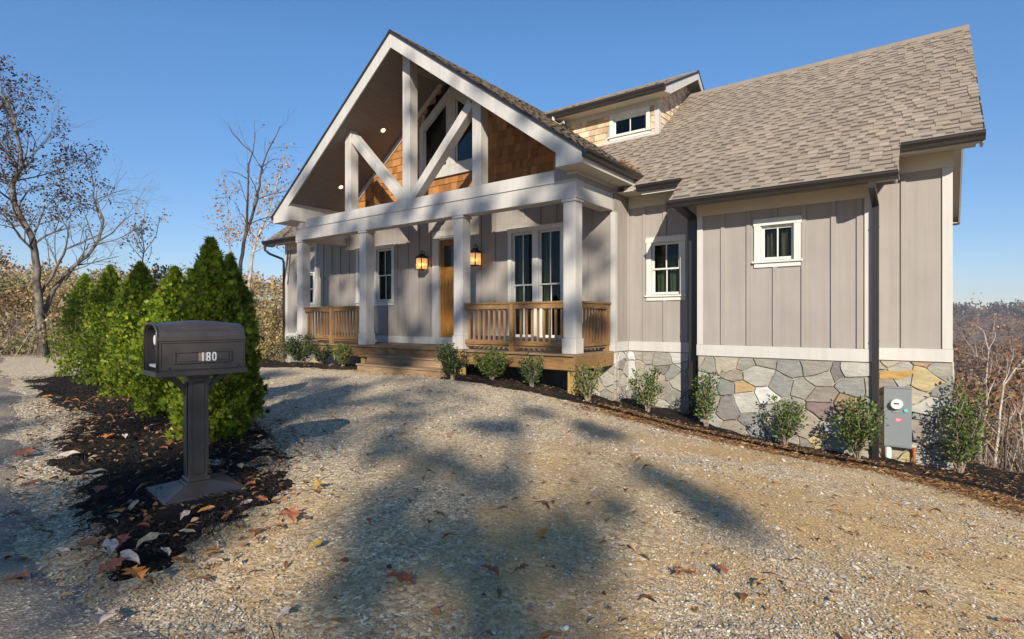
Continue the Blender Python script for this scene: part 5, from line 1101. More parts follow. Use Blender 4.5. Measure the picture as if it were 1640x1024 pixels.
for i in range(90):
    a = i / 90 * 2 * math.pi * 2.9; r0 = .115 + .016 * math.sin(i * .31); pts.append((r0 * math.cos(a) * .95, -.012 * math.sin(i * .17) - .0006 * i, r0 * math.sin(a) * 1.0))
cb_.tube(pts, .0055, 6); cb_.tube([(-.085, 0, .09), (-.10, 0, .16), (-.10, .0, .20)], .0055, 6); cb_.tube([(-.10, -.01, .14), (-.2, -.02, .15), (-.29, -.01, .12), (-.33, 0, .09)], .0055, 6)
o = cb_.build('cable_coil', M['rubber'], smooth=True); o.location = cc; tag(o, 'coil of black cable hanging low on the stone wall near the corner', 'cable')
# ------------------------------------------------------------------ mailbox
def mailbox():
    hd_ = math.atan2(-.133, .991); ux = Vector((.133, .991, 0)); n = Vector((.991, -.133, 0)); c = Vector((-3.80, 1.59, 0))
    gzz = hz(c.x, c.y); t = empty('mailbox', (c.x, c.y, gzz)); t.rotation_euler = (0, 0, math.atan2(ux.y, ux.x)); Z = -gzz      # local x along the box, -y towards the viewer
    tag(t, 'dark bronze post-mounted mailbox numbered 180 standing in black mulch', 'mailbox')
    B = lambda mb, nm, m, p=t, **k: mb.build(nm, m, p, **k)
    L = .250; W_ = .155; zb = Z - .325; zs = Z - .105; zt = Z - .005
    # body: straight sides, shallow arched roof with a raised hipped dome
    prof = [(-W_, zb), (-W_, zs)] + [(-W_ * math.cos(a), zs + (zt - zs) * .80 * math.sin(a) ** .8) for a in [math.pi * k / 12 for k in range(1, 12)]] + [(W_, zs), (W_, zb)]
    b = MB(); n_ = len(prof); xs = [-L, L]
    th = .006
    inner = [(y * .955, zb + .012 + (z - zb - .012) * .962) for y, z in prof]
    vs = [(x, y, z) for x in (-L, L) for y, z in prof]; fs = [(i, i + 1, n_ + i + 1, n_ + i) for i in range(n_ - 1)]
    vs2 = [(x, y, z) for x in (-L, L - .01) for y, z in inner]; k0 = len(vs)
    fs += [(k0 + n_ + i, k0 + n_ + i + 1, k0 + i + 1, k0 + i) for i in range(n_ - 1)]; fs += [(k0 + i, k0 + i + 1, i + 1, i) for i in range(n_ - 1)]; fs += [(k0, 0, n_ - 1, k0 + n_ - 1)]
    fs += [tuple(n_ + i for i in range(n_))]; fs += [tuple(k0 + n_ + i for i in range(n_))[::-1]]
    b.add(vs + vs2, fs); body = B(b, 'box_body', M['mail'], bevel=.003)
    d = MB()  # hipped dome on the roof, seen as a raised ridge with diagonal creases
    N_ = 14; grid = []
    for i in range(N_ + 1):
        for j in range(N_ + 1):
            u = -1 + 2 * i / N_; v = -1 + 2 * j / N_; x = u * (L - .035); yy = v * W_ * .93; a = math.acos(max(-1, min(1, -yy / W_))); base_z = zs + (zt - zs) * .80 * math.sin(a) ** .8
            lift = .020 * min(1 - abs(u), (1 - abs(v)) * 1.15 + .0) ** .7 if abs(u) < 1 and abs(v) < 1 else 0
            grid.append((x, yy, base_z + .0015 + lift))
    d.add(grid, [(i * (N_ + 1) + j, (i + 1) * (N_ + 1) + j, (i + 1) * (N_ + 1) + j + 1, i * (N_ + 1) + j + 1) for i in range(N_) for j in range(N_)]); B(d, 'roof_dome', M['mail'], smooth=True)
    r_ = MB(); r_.box(-L - .012, L + .012, -W_ - .012, W_ + .012, zb - .026, zb + .006); r_.box(-L - .004, L + .004, -W_ - .006, -W_ + .0, zs - .028, zs - .004); r_.box(-L - .004, L + .004, W_, W_ + .006, zs - .028, zs - .004); B(r_, 'box_rim', M['mail'], bevel=.004)
    p = MB(); y0 = -W_ - .004
    def fr(x0, x1, z0, z1, w_, dd): p.box(x0, x1, y0 - dd, y0 + .004, z0, z0 + w_); p.box(x0, x1, y0 - dd, y0 + .004, z1 - w_, z1); p.box(x0, x0 + w_, y0 - dd, y0 + .004, z0 + w_, z1 - w_); p.box(x1 - w_, x1, y0 - dd, y0 + .004, z0 + w_, z1 - w_)
    fr(-L + .012, L - .014, zb + .012, zs - .034, .006, .002); fr(-.168, .165, zb + .052, zb + .130, .012, .006); p.box(-.150, .148, y0 - .001, y0 + .004, zb + .065, zb + .117)
    for sx in (-L + .055, L - .05): p.lathe([(.008, y0 - .004), (.006, y0 - .008), (.001, y0 - .009)], (sx, 0, zb + .030), 10, 'y')
    B(p, 'side_panel', M['mail'], bevel=.002)
    s = MB(); s.box(-.030, .020, y0 - .0025, y0 - .001, zb + .066, zb + .116); B(s, 'number_strip', M['label_plate'])
    for k, ch in enumerate('180'):
        cu = bpy.data.curves.new('digit', 'FONT'); cu.body = ch; cu.size = .088; cu.extrude = .0006; cu.offset = .0022; cu.align_x = 'CENTER'; tmp = bpy.data.objects.new('tmp', cu); COL.objects.link(tmp)
        bpy.context.view_layer.update(); me = bpy.data.meshes.new_from_object(tmp.evaluated_get(bpy.context.evaluated_depsgraph_get())); bpy.data.objects.remove(tmp)
        o = link('number_digit', me, t, M['number']); o.rotation_euler = (R(90), 0, 0); o.scale = (.62, 1, 1); o.location = ((-.006, .026, .060)[k], y0 - .0035, zb + .060)
    # open front with the door folded down a little, rolled paper inside
    q = MB(); q.tube([(-L + .005, -.06, zs - .02), (-L + .20, -.055, zs - .02)], .030, 12); q.box(-L + .01, -L + .2, -.11, .10, zb + .03, zb + .045); B(q, 'newspaper', M['paper'])
    f = MB(); f.tube([(-L - .004, -W_ - .002, zb), (-L - .004, -W_ - .002, zs)] + [(-L - .004, y * 1.02, z + .002) for y, z in prof[2:-2]] + [(-L - .004, W_ + .002, zs), (-L - .004, W_ + .002, zb)], .007, 6); B(f, 'front_rim', M['mail'], smooth=True)
    # post, fluted faces, collars, base
    w_ = .058
    ps = MB(); ps.box(-w_, w_, -w_, w_, .10, zb - .027); post = B(ps, 'post', M['mail'], bevel=.008)
    fl_ = MB()
    for s_ in (-1, 1):
        fl_.box(-w_ * .55, w_ * .55, s_ * (w_ + .004) - .004, s_ * (w_ + .004) + .004, .17, zb - .075); fl_.box(s_ * (w_ + .004) - .004, s_ * (w_ + .004) + .004, -w_ * .55, w_ * .55, .17, zb - .075)
    B(fl_, 'post_panel', M['mail'], post, bevel=.004)
    co = MB()
    for z0, z1, e in ((.085, .105, .085), (.106, .125, .078), (.126, .150, .068), (.070, .0845, .098), (zb - .052, zb - .027, .068)): co.box(-e, e, -e, e, z0, z1)
    B(co, 'collar', M['mail'], bevel=.004)
    ba = MB(); e = .232; c_ = .09
    ba.add([(-e, -e, -.03), (e, -e, -.03), (e, e, -.03), (-e, e, -.03), (-e, -e, .030), (e, -e, .030), (e, e, .030), (-e, e, .030), (-c_, -c_, .072), (c_, -c_, .072), (c_, c_, .072), (-c_, c_, .072)],
           [(0, 1, 5, 4), (1, 2, 6, 5), (2, 3, 7, 6), (3, 0, 4, 7), (4, 5, 9, 8), (5, 6, 10, 9), (6, 7, 11, 10), (7, 4, 8, 11), (8, 9, 10, 11), (3, 2, 1, 0)]); bo = B(ba, 'base_plate', M['mail'], bevel=.006); bo.rotation_euler = (0, R(-1.2), 0); bo.location = (0, 0, .045)
    for s_ in (-1, 1):
        a = MB(); pr = [(s_ * (w_ - .005), zb - .185), (s_ * (w_ + .030), zb - .125), (s_ * (w_ + .075), zb - .075), (s_ * (w_ + .135), zb - .045), (s_ * (w_ + .15), zb - .028), (s_ * (w_ + .08), zb - .028), (s_ * (w_ + .05), zb - .052), (s_ * (w_ + .02), zb - .085), (s_ * (w_ - .005), zb - .13)]
        a.prism([(x, -.022, z) for x, z in pr], (0, .044, 0)); B(a, 'brace', M['mail'], bevel=.003)
    fg = MB(); fg.box(.02, .032, W_ + .008, W_ + .014, zb + .03, zb + .17); fg.box(-.035, .032, W_ + .008, W_ + .014, zb + .17, zb + .21); B(fg, 'flag', M['red'])
mailbox()
# ------------------------------------------------------------------ arborvitae
def frond():
    V = [(0, 0, 0)]; F = []
    # flat fan of scale sprays, 1 unit long, standing up in the xz plane, slightly cupped
    for a, l, w_ in ((-62, .55, .10), (-36, .8, .12), (-12, 1.0, .12), (14, .96, .12), (38, .78, .12), (64, .5, .10)):
        a = R(a); dx, dz = math.sin(a), math.cos(a); px, pz = dz, -dx; n = len(V); cup = .10 * abs(math.sin(a))
        V += [(dx * l * .45 + px * w_, cup * .5, dz * l * .45 + pz * w_), (dx * l, cup + .05, dz * l), (dx * l * .45 - px * w_, cup * .5, dz * l * .45 - pz * w_)]
        F.append((0, n, n + 1, n + 2))
    return V, F
FV, FF_ = frond()
def arborvitae(x, y, h, r, label, n, seed, two=None):
    g = np.random.default_rng(seed); z0 = hz(x, y); t = empty('arborvitae', (x, y, z0)); tag(t, label, 'evergreen shrub', 'arborvitae hedge behind the mailbox')
    u = g.random(n) ** .85; hh = u * h * .985; th = g.uniform(0, 2 * np.pi, n)
    prof = np.interp(u, [0, .05, .2, .4, .6, .75, .86, .94, 1], [.78, .95, 1, .96, .82, .62, .38, .18, .03])
    lump = 1 + .13 * np.sin(th * 3 + u * 9 + seed) + .13 * np.sin(th * 5 - u * 23 + seed * 2) + .13 * np.sin(th * 4 + u * 43) + .09 * np.sin(th * 9 - u * 60 + seed)
    depth = 1 - .55 * g.random(n) ** 2.4; rad = r * prof * lump * depth
    stick = g.random(n) < .05; rad = np.where(stick, rad * g.uniform(1.02, 1.22, n), rad); keep = ~((np.sin(th * 5 + u * 19 + seed) * np.sin(u * 33 - th * 3 + seed) > .62) & (depth > .72)) | stick
    u, hh, th, rad, depth, stick = u[keep], hh[keep], th[keep], rad[keep], depth[keep], stick[keep]; n = len(u)
    pos = np.stack([rad * np.cos(th), rad * np.sin(th), hh + .03 + g.normal(0, .02, n)], 1)
    outd = np.stack([np.cos(th), np.sin(th), np.zeros(n)], 1)
    # frond up axis leans outward, plane roughly radial or tangential at random
    upv = np.array([[0, 0, 1.]]) * g.uniform(.55, 1.2, (n, 1)) + outd * g.uniform(.25, 1.05, (n, 1)) + g.normal(0, .28, (n, 3)); upv /= np.linalg.norm(upv, axis=1, keepdims=True)
    side = np.cross(upv, outd + g.normal(0, .8, (n, 3))); side /= np.linalg.norm(side, axis=1, keepdims=True); nn = np.cross(side, upv)
    s = g.uniform(.022, .056, n) * (1 - .1 * u) * (1 + .5 * stick); Mx = np.stack([side, nn, upv], 2) * s[:, None, None]
    base = np.array([(.18, .25, .018), (.27, .34, .026), (.09, .16, .016), (.36, .42, .04), (.045, .095, .014)])
    cl = (np.sin(th * 4 + u * 13 + seed) * np.sin(u * 21 + th * 2)) * .22 + g.uniform(.7, 1.3, n)
    c = base[g.choice(5, n, p=[.32, .26, .2, .12, .10])] * cl[:, None]; br = g.random(n) < .03 + .10 * (depth < .7); c[br] = (.30, .17, .06)
    V, F, C = scatter(FV, FF_, pos, Mx, c); np_mesh('foliage', V, F, C, M['leaf'], t)
    tr = MB(); tr.tube([(0, 0, -.08), (.01, 0, h * .4), (0, .01, h * .9)], [.03, .02, .005], 8)
    for k in range(26):
        a = g.uniform(0, 6.28); z = g.uniform(.08, .85) * h; l = r * .75 * (1 - z / h * .7); tr.tube([(0, 0, z), (l * .6 * math.cos(a), l * .6 * math.sin(a), z + l * .35), (l * math.cos(a), l * math.sin(a), z + l * .9)], [.009, .006, .002], 5)
    tr.build('trunk', M['bark_tan'], t)
for (px, d, h, r, n, lab) in ((338, 4.95, 1.80, .27, 24000, 'tall narrow arborvitae right behind the mailbox, nearest of the row'), (368, 5.5, 1.70, .25, 19000, 'arborvitae on the house side of the row, its spire just right of the tallest one'),
                              (280, 6.1, 1.62, .33, 20000, 'bushy arborvitae third in the row, behind the mailbox lid'), (226, 7.5, 1.84, .37, 17000, 'broad arborvitae in the middle of the row with a bare twig at its top'),
                              (176, 9.0, 1.96, .36, 13000, 'arborvitae second from the far end of the row'), (136, 10.6, 1.96, .42, 11000, 'dark arborvitae at the far left end of the row')):
    p = at(px, 512, d); arborvitae(p[0], p[1], h, r, lab, n, px)
# ------------------------------------------------------------------ hollies and border plants
LV = [(0, 0, 0), (.32, -.26, .05), (.72, -.20, .04), (1, 0, -.06), (.72, .20, .04), (.32, .26, .05), (.5, 0, -.03)]
LF = [(0, 1, 6, 6), (1, 2, 6, 6), (2, 3, 6, 6), (3, 4, 6, 6), (4, 5, 6, 6), (5, 0, 6, 6)]
LF = [(0, 1, 2, 6), (6, 2, 3, 4), (0, 6, 4, 5)]
def shrub(px, Y, py, h, wd, nst, lab, leafn, tone, size=.04, name='holly_shrub', lean=0.0, cat='shrub', seed=0, dead=.02):
    p = onY(px, py, Y); x, y = p[0], p[1]; z0 = hz(x, y) + .03; g = np.random.default_rng(seed + px); t = empty(name, (x, y, z0)); tag(t, lab, cat, 'young hollies planted along the house')
    st = MB(); P_ = []; D_ = []
    for k in range(nst):
        a = g.uniform(0, 6.28); r_ = wd / 2 * g.uniform(.15, 1) ** .7; hh = h * g.uniform(.62, 1.0) * (1 - .25 * (r_ / (wd / 2)) ** 2); q = [np.array([.02 * math.cos(a), .02 * math.sin(a), -.06])]
        m_ = 7
        for i in range(1, m_ + 1):
            f = i / m_; q.append(np.array([r_ * math.cos(a) * f ** 1.15 + lean * f * h, r_ * math.sin(a) * f ** 1.15, hh * f]) + g.normal(0, .012 * h * 1.5, 3))
        st.tube([tuple(v) for v in q], [.006 * (1 - .75 * i / m_) * (h / .6) ** .5 + .0012 for i in range(m_ + 1)], 5)
        sides = int(leafn * 1.7 / nst)
        for _ in range(sides):
            f = g.uniform(.12, 1.0) ** .8 * m_; i = min(int(f), m_ - 1); b = q[i] + (q[i + 1] - q[i]) * (f - i); tw = g.normal(0, 1, 3); tw[2] = abs(tw[2]) * .6; tw /= np.linalg.norm(tw); ln = g.uniform(.0, .16) * h * (1.2 - f / m_ * .6)
            if ln > .07 * h and g.random() < .35: st.tube([tuple(b), tuple(b + tw * ln)], [.002, .001], 4)
            P_.append(b + tw * ln); D_.append(tw + g.normal(0, .5, 3) + np.array([0, 0, .35]))
    P_ = np.array(P_); D_ = np.array(D_); n = len(P_); D_ /= np.linalg.norm(D_, axis=1, keepdims=True); rf = g.normal(0, 1, (n, 3)) + np.array([0, 0, 1.4]); sd_ = np.cross(rf, D_); sd_ /= np.linalg.norm(sd_, axis=1, keepdims=True); nn = np.cross(D_, sd_)
    s = g.uniform(.7, 1.3, n) * size * 1.12; Mx = np.stack([D_, sd_, nn], 2) * s[:, None, None]
    c = np.array(tone)[g.choice(len(tone), n)] * g.uniform(.75, 1.25, (n, 1)); dd = g.random(n) < dead; c[dd] = (.34, .20, .08)
    V, F, C = scatter(LV, LF, P_, Mx, c); np_mesh('foliage', V, F, C, M['holly'], t); st.build('stems', M['bark_tan'], t)
    return t
DKG = [(.022, .05, .016), (.03, .065, .02), (.045, .085, .022), (.016, .036, .014)]; BRG = [(.10, .15, .02), (.14, .19, .03), (.06, .11, .02), (.19, .23, .05)]; MDG = [(.06, .11, .022), (.10, .155, .026), (.035, .07, .018), (.16, .21, .04)]
shrub(482, 7.7, 588, .78, .95, 26, 'dense dark holly at the left corner of the porch', 2600, DKG + MDG[:1], .036)
shrub(452, 7.6, 588, .62, .6, 16, 'thin pale-leaved shrub at the far left end of the mulch border', 700, [(.10, .12, .06), (.20, .18, .10), (.05, .08, .03)], .036, dead=.25)
shrub(515, 7.8, 588, .52, .62, 16, 'low dark holly under the left porch railing', 1100, DKG, .036, seed=2)
shrub(549, 7.75, 588, .66, .52, 20, 'sunlit yellow-green holly beside the left end of the steps', 1500, BRG, .036)
shrub(725, 7.35, 604, .74, .66, 24, 'dense dark holly at the right end of the porch steps', 2100, DKG + MDG[:1], .036)
shrub(788, 7.9, 615, .66, .70, 24, 'sunlit yellow-green holly in front of the right porch railing', 2000, BRG + MDG[:2], .036)
shrub(853, 8.0, 627, .72, .48, 16, 'slim grey-green holly before the dark gap under the deck', 900, DKG + MDG, .034)
shrub(941, 8.25, 644, .80, .66, 20, 'sparse twiggy holly at the right front corner of the porch', 800, MDG + [(.22, .20, .05)], .034, dead=.08)
shrub(1037, 9.3, 670, .84, .70, 9, 'open three-stemmed holly before the recessed stone wall', 560, MDG, .045)
shrub(1130, 9.35, 692, 1.10, .42, 8, 'tall narrow holly right of the black downspout', 560, MDG, .044)
shrub(1256, 9.35, 718, .88, .70, 13, 'green holly in front of the middle of the stone wall', 600, MDG, .042)
shrub(1374, 9.3, 740, 1.02, .66, 16, 'leafy holly just left of the right-hand downspout', 800, MDG, .046)
shrub(1536, 10.1, 765, 1.38, .62, 16, 'tall holly at the right corner of the house', 900, MDG, .046)
# ------------------------------------------------------------------ trees
class Tree:
    def __init__(s, g): s.g = g; s.seg = []; s.tips = []
    def poly(s, pts, r0, r1):
        n = len(pts) - 1
        for i in range(n): s.seg.append((pts[i], pts[i + 1], r0 + (r1 - r0) * i / n, r0 + (r1 - r0) * (i + 1) / n))
    def grow(s, p, d, L, r, lev, bend=.16, up=.05, k=(3, 5), spread=(.5, 1.0), shrink=.62):
        g = s.g; n = 5 if lev > 0 else 4; pts = [p]; d = d / np.linalg.norm(d)
        for i in range(n):
            d = d + g.normal(0, bend, 3) + np.array([0, 0, up]); d /= np.linalg.norm(d); pts.append(pts[-1] + d * L / n)
        s.poly(pts, r, r * (.45 if lev > 0 else .3))
        if lev == 0: s.tips += [(q, d) for q in pts[1:]]; return
        for j in range(g.integers(*k) + 1):
            f = g.uniform(.25, 1.0); i = min(int(f * n), n - 1); b = pts[i] + (pts[i + 1] - pts[i]) * (f * n - i); ax = g.normal(0, 1, 3); ax -= ax.dot(d) * d; ax /= np.linalg.norm(ax)
            s.grow(b, d + ax * g.uniform(*spread), L * shrink * g.uniform(.7, 1.15), r * .55 * (1 - .4 * f), lev - 1, bend * 1.1, up, k, spread, shrink)
    def mesh(s, name, m, parent, sides=5):
        P0 = np.array([q[0] for q in s.seg]); P1 = np.array([q[1] for q in s.seg]); R0 = np.array([q[2] for q in s.seg]); R1 = np.array([q[3] for q in s.seg])
        D = P1 - P0; D /= (np.linalg.norm(D, axis=1, keepdims=True) + 1e-9); ref = np.where(np.abs(D[:, 2:3]) < .9, np.array([[0, 0, 1.]]), np.array([[1., 0, 0]])); A = np.cross(D, ref); A /= np.linalg.norm(A, axis=1, keepdims=True); B = np.cross(D, A)
        th = np.linspace(0, 2 * np.pi, sides, endpoint=False); ring = A[:, None] * np.cos(th)[None, :, None] + B[:, None] * np.sin(th)[None, :, None]
        V = np.concatenate([P0[:, None] + ring * R0[:, None, None], P1[:, None] + ring * R1[:, None, None] - 0], 1).reshape(-1, 3); k = np.arange(sides); k2 = (k + 1) % sides
        F = (np.stack([k, k2, k2 + sides, k + sides], 1)[None] + (np.arange(len(s.seg)) * 2 * sides)[:, None, None]).reshape(-1, 4)
        return np_mesh(name, V, F, None, m, parent, smooth=True)
    def leaves(s, name, m, parent, frac, per, size, tones, spread=.12, keep=None, droop=.3):
        g = s.g; T = [t for t in s.tips if (keep is None or keep(t[0])) and g.random() < frac]
        if not T: return
        P = np.repeat(np.array([t[0] for t in T]), per, 0); n = len(P); P = P + g.normal(0, spread, (n, 3)); D_ = g.normal(0, 1, (n, 3)) - np.array([0, 0, droop]); D_ /= np.linalg.norm(D_, axis=1, keepdims=True); sd_ = np.cross(g.normal(0, 1, (n, 3)), D_); sd_ /= np.linalg.norm(sd_, axis=1, keepdims=True)
        Mx = np.stack([D_, sd_, np.cross(D_, sd_)], 2) * (g.uniform(.7, 1.3, n) * size)[:, None, None]; c = np.array(tones)[g.choice(len(tones), n)] * g.uniform(.7, 1.2, (n, 1))
        V, F, C = scatter(LV, LF, P, Mx, c); return np_mesh(name, V, F, C, m, parent)
def traced(name, lab, limbs, d, m, seed, twig, leafspec=None, cat='tree', group=None, fat=.75):
    """limbs: [(points in the picture, r0, r1, depth offset)], given their real distance d"""
    limbs = [(p_, a_ * fat, b_ * fat, z_) for p_, a_, b_, z_ in limbs]; g = np.random.default_rng(seed); tr = Tree(g); base = np.array(at(*limbs[0][0][0], d)); base[2] = min(base[2], hz(base[0], base[1]))
    t = empty(name, tuple(base)); tag(t, lab, cat, group)
    for k, (pts, r0, r1, dz) in enumerate(limbs):
        n = len(pts); P = [np.array(at(a, b, d + dz * i / max(1, n - 1))) - base for i, (a, b) in enumerate(pts)]
        if k == 0: P[0] = np.array([0, 0, -.15])
        Q = []
        for i in range(n - 1):
            for q in range(3): f = q / 3; Q.append(P[i] * (1 - f) + P[i + 1] * f + (g.normal(0, .012, 3) * np.linalg.norm(P[i + 1] - P[i]) if q else 0))
        Q.append(P[-1]); tr.poly(Q, r0, r1); L = sum(np.linalg.norm(Q[i + 1] - Q[i]) for i in range(len(Q) - 1))
        dens, tl, lev, f0 = twig
        for j in range(int(L * dens)):
            f = g.uniform(f0 if k == 0 else .12, 1.0); i = min(int(f * (len(Q) - 1)), len(Q) - 2); dd = Q[i + 1] - Q[i]; dd = dd / np.linalg.norm(dd); ax = g.normal(0, 1, 3); ax -= ax.dot(dd) * dd; ax /= np.linalg.norm(ax); rr = r0 + (r1 - r0) * f
            tr.grow(Q[i], dd * .8 + ax * g.uniform(.6, 1.1) + np.array([0, 0, .2]), tl * g.uniform(.5, 1.2) * (1.15 - .5 * f), max(.006, min(rr * .4, .04)), lev, .17, .04, (2, 4))
        tr.tips.append((Q[-1], dd))
    tr.mesh('trunk', m, t)
    if leafspec: tr.leaves('crown', M['dead'], t, *leafspec)
    return t
S_ = lambda L: [(a / 1.862, b / 1.862 + 50) for a, b in L]
DRY = [(.05, .022, .014), (.09, .035, .02), (.035, .02, .013), (.14, .05, .025)]
traced('bare_tree', 'large bare tree with pale lichened trunk and dark dry leaves at the far left', [
    (S_([(132, 985), (122, 870), (113, 780), (105, 680), (97, 620), (70, 570), (40, 510), (37, 450), (64, 410), (60, 350), (50, 300), (30, 230), (2, 180)]), .21, .035, -1.5),
    (S_([(128, 850), (160, 770), (205, 715), (262, 670), (295, 620), (308, 560), (285, 520), (275, 440), (268, 390)]), .13, .02, 1.2), (S_([(295, 625), (335, 602), (375, 560), (395, 545)]), .05, .012, .8), (S_([(118, 790), (170, 700), (195, 650), (240, 632), (300, 605), (320, 570)]), .08, .015, -1),
    (S_([(300, 560), (290, 500), (345, 480), (385, 470)]), .04, .01, .8), (S_([(97, 620), (50, 560), (0, 545), (-60, 520)]), .07, .02, 1), (S_([(64, 410), (95, 390), (105, 330), (85, 290)]), .05, .01, -.6), (S_([(40, 510), (0, 480), (-50, 400)]), .06, .02, -1),
    (S_([(195, 650), (205, 600), (185, 560), (165, 520)]), .04, .01, 1), (S_([(50, 300), (20, 260), (10, 200), (0, 120)]), .03, .01, -1), (S_([(285, 520), (240, 480), (190, 440)]), .02, .006, .5)],
    17, M['bark_grey'], 21, (3.0, 1.6, 2, .25), (.20, 7, .08, DRY, .10, lambda p: (p[2] > 4.2 or p[2] < 2.0) and p[0] * RT[0] + p[1] * RT[1] < .9), fat=.6)
Q_ = lambda L: [(a / 4.095 + 300, b / 4.095 + 170) for a, b in L]
traced('bare_tree', 'tall thin dark-stemmed bare tree between the arborvitae and the porch gable', [
    (Q_([(330, 1420), (335, 1250), (350, 1024), (380, 850), (420, 740), (460, 610), (475, 480), (490, 400), (530, 290), (580, 200), (610, 130)]), .085, .012, 1.0), (Q_([(385, 830), (395, 640), (400, 500), (402, 380), (430, 300), (445, 180)]), .05, .01, -.6),
    (Q_([(430, 310), (360, 250), (290, 170), (265, 100)]), .025, .006, .5), (Q_([(460, 610), (540, 580), (640, 560), (690, 550)]), .025, .006, .7), (Q_([(490, 400), (560, 350), (640, 345)]), .02, .005, .5), (Q_([(480, 400), (430, 320), (400, 260)]), .02, .005, .5), (Q_([(400, 480), (330, 440), (245, 425)]), .02, .005, -.5)],
    15.5, M['bark_dark'], 23, (1.1, 1.1, 1, .3), (.05, 2, .07, [(.30, .10, .05), (.2, .09, .04)], .1))
traced('bare_tree', 'pale thin tree with tan leaf clusters behind the tall arborvitae', [
    (Q_([(300, 1250), (285, 1000), (270, 860), (268, 740), (262, 620), (255, 520)]), .05, .012, .8), (Q_([(270, 800), (200, 820), (100, 800), (30, 770)]), .02, .005, .5), (Q_([(270, 810), (330, 790), (360, 700)]), .015, .005, .5)],
    20, M['bark_tan'], 25, (1.5, .8, 1, .3), (.34, 4, .10, [(.42, .30, .20), (.36, .25, .16), (.28, .16, .10)], .14))
traced('bare_tree', 'whitish leaning tree with tan leaves beside the left edge of the porch roof', [
    (Q_([(385, 1400), (405, 1150), (430, 960), (470, 850), (520, 720), (560, 600), (600, 480), (620, 420)]), .10, .015, 1.5), (Q_([(430, 960), (540, 900), (640, 960)]), .04, .01, .8), (Q_([(520, 720), (600, 690), (650, 640)]), .03, .008, .5), (Q_([(440, 940), (480, 700), (560, 540)]), .03, .008, -.5)],
    19, M['bark_white'], 27, (1.8, 1.1, 1, .3), (.32, 4, .11, [(.50, .36, .22), (.42, .26, .14), (.34, .22, .14)], .18))
traced('bare_tree', 'small slender tree with a few tan leaves left of centre above the hedge', [
    (S_([(430, 900), (428, 790), (425, 700), (430, 650), (420, 600), (432, 530)]), .055, .012, .6), (S_([(430, 660), (465, 610), (478, 555)]), .03, .008, .5), (S_([(425, 680), (390, 640), (365, 590)]), .025, .006, -.5), (S_([(430, 655), (400, 590), (405, 530)]), .02, .006, .3)],
    21, M['bark_tan'], 29, (2.2, .9, 1, .3), (.22, 4, .11, [(.44, .30, .18), (.36, .22, .13)], .14))
W7 = lambda L: [(a / 2.695 + 1240, b / 2.695 + 480) for a, b in L]
BR = [(.42, .22, .09), (.30, .15, .07), (.50, .30, .12), (.24, .12, .06)]
traced('birch_tree', 'white-barked sapling with a forked top just right of the corner holly', [(W7([(893, 800), (890, 700), (893, 600), (918, 480), (915, 350), (926, 220), (905, 140), (862, 100)]), .075, .014, .6), (W7([(926, 220), (955, 160), (950, 120)]), .02, .005, .4), (W7([(916, 260), (860, 240), (800, 225)]), .02, .005, -.4), (W7([(918, 430), (950, 350), (985, 270)]), .03, .006, .4), (W7([(890, 640), (930, 610), (990, 560)]), .018, .004, .3)],
       13.5, M['bark_white'], 31, (2.0, .8, 1, .25), (.16, 3, .07, BR, .12), fat=.5)
traced('birch_tree', 'white-barked sapling leaning right at the right edge of the picture', [(W7([(943, 820), (948, 750), (960, 640), (975, 480), (990, 370), (1040, 300), (1085, 255), (1150, 200)]), .08, .02, .5), (W7([(985, 370), (1010, 320), (1030, 250), (1035, 200)]), .03, .006, .4), (W7([(970, 520), (1005, 560), (1010, 620), (975, 670)]), .02, .006, .3), (W7([(985, 500), (1050, 560), (1085, 600)]), .02, .005, .3)],
       12.8, M['bark_white'], 33, (2.0, .8, 1, .2), (.2, 3, .07, BR, .12), fat=.5)
traced('birch_tree', 'pale crooked sapling farthest right beyond the slope', [(W7([(1080, 760), (1075, 600), (1060, 500), (1085, 400), (1110, 300)]), .05, .015, .5), (W7([(1062, 500), (1020, 430), (1010, 380)]), .02, .006, .4)], 14.5, M['bark_white'], 35, (2.4, .8, 1, .1), (.16, 3, .07, BR, .12), fat=.5)
# ------------------------------------------------------------------ woods: individual nearer trees by copy, far forest as stuff
def proto(name, seed, h, m, tones, leaf_frac, per, size, lev=2, trunk=.12, spread=.2, twigs=10):
    g = np.random.default_rng(seed); tr = Tree(g); n = 8; p = [np.array([0, 0, -.4])]; d = np.array([g.normal(0, .06), g.normal(0, .06), 1.])
    for i in range(n): d = d + np.append(g.normal(0, .07, 2), .05); d /= np.linalg.norm(d); p.append(p[-1] + d * h * .9 / n)
    tr.poly(p, trunk, trunk * .2)
    for j in range(twigs):
        f = g.uniform(.25, 1.0); i = min(int(f * n), n - 1); a = g.uniform(0, 6.28); tr.grow(p[i] + (p[i + 1] - p[i]) * (f * n - i), np.array([math.cos(a), math.sin(a), g.uniform(.35, 1.1)]), h * .34 * (1.25 - .75 * f), trunk * .35 * (1.1 - .6 * f), lev, .15, .05, (2, 4))
    t = empty(name, (0, 0, -300)); tr.mesh('trunk', m, t, 4); tr.leaves('crown', M['dead'], t, leaf_frac, per, size, tones, spread); return t
AUT = {'gold': [(.38, .27, .11), (.30, .22, .09), (.42, .33, .15)], 'orange': [(.44, .20, .07), (.36, .16, .06), (.42, .26, .10)], 'olive': [(.17, .18, .07), (.22, .21, .09), (.28, .25, .12)], 'brown': [(.24, .13, .06), (.17, .09, .045), (.30, .18, .09)], 'pale': [(.44, .34, .20), (.36, .27, .15), (.28, .22, .13)], 'red': [(.34, .09, .05), (.42, .14, .06)]}
protos = {}
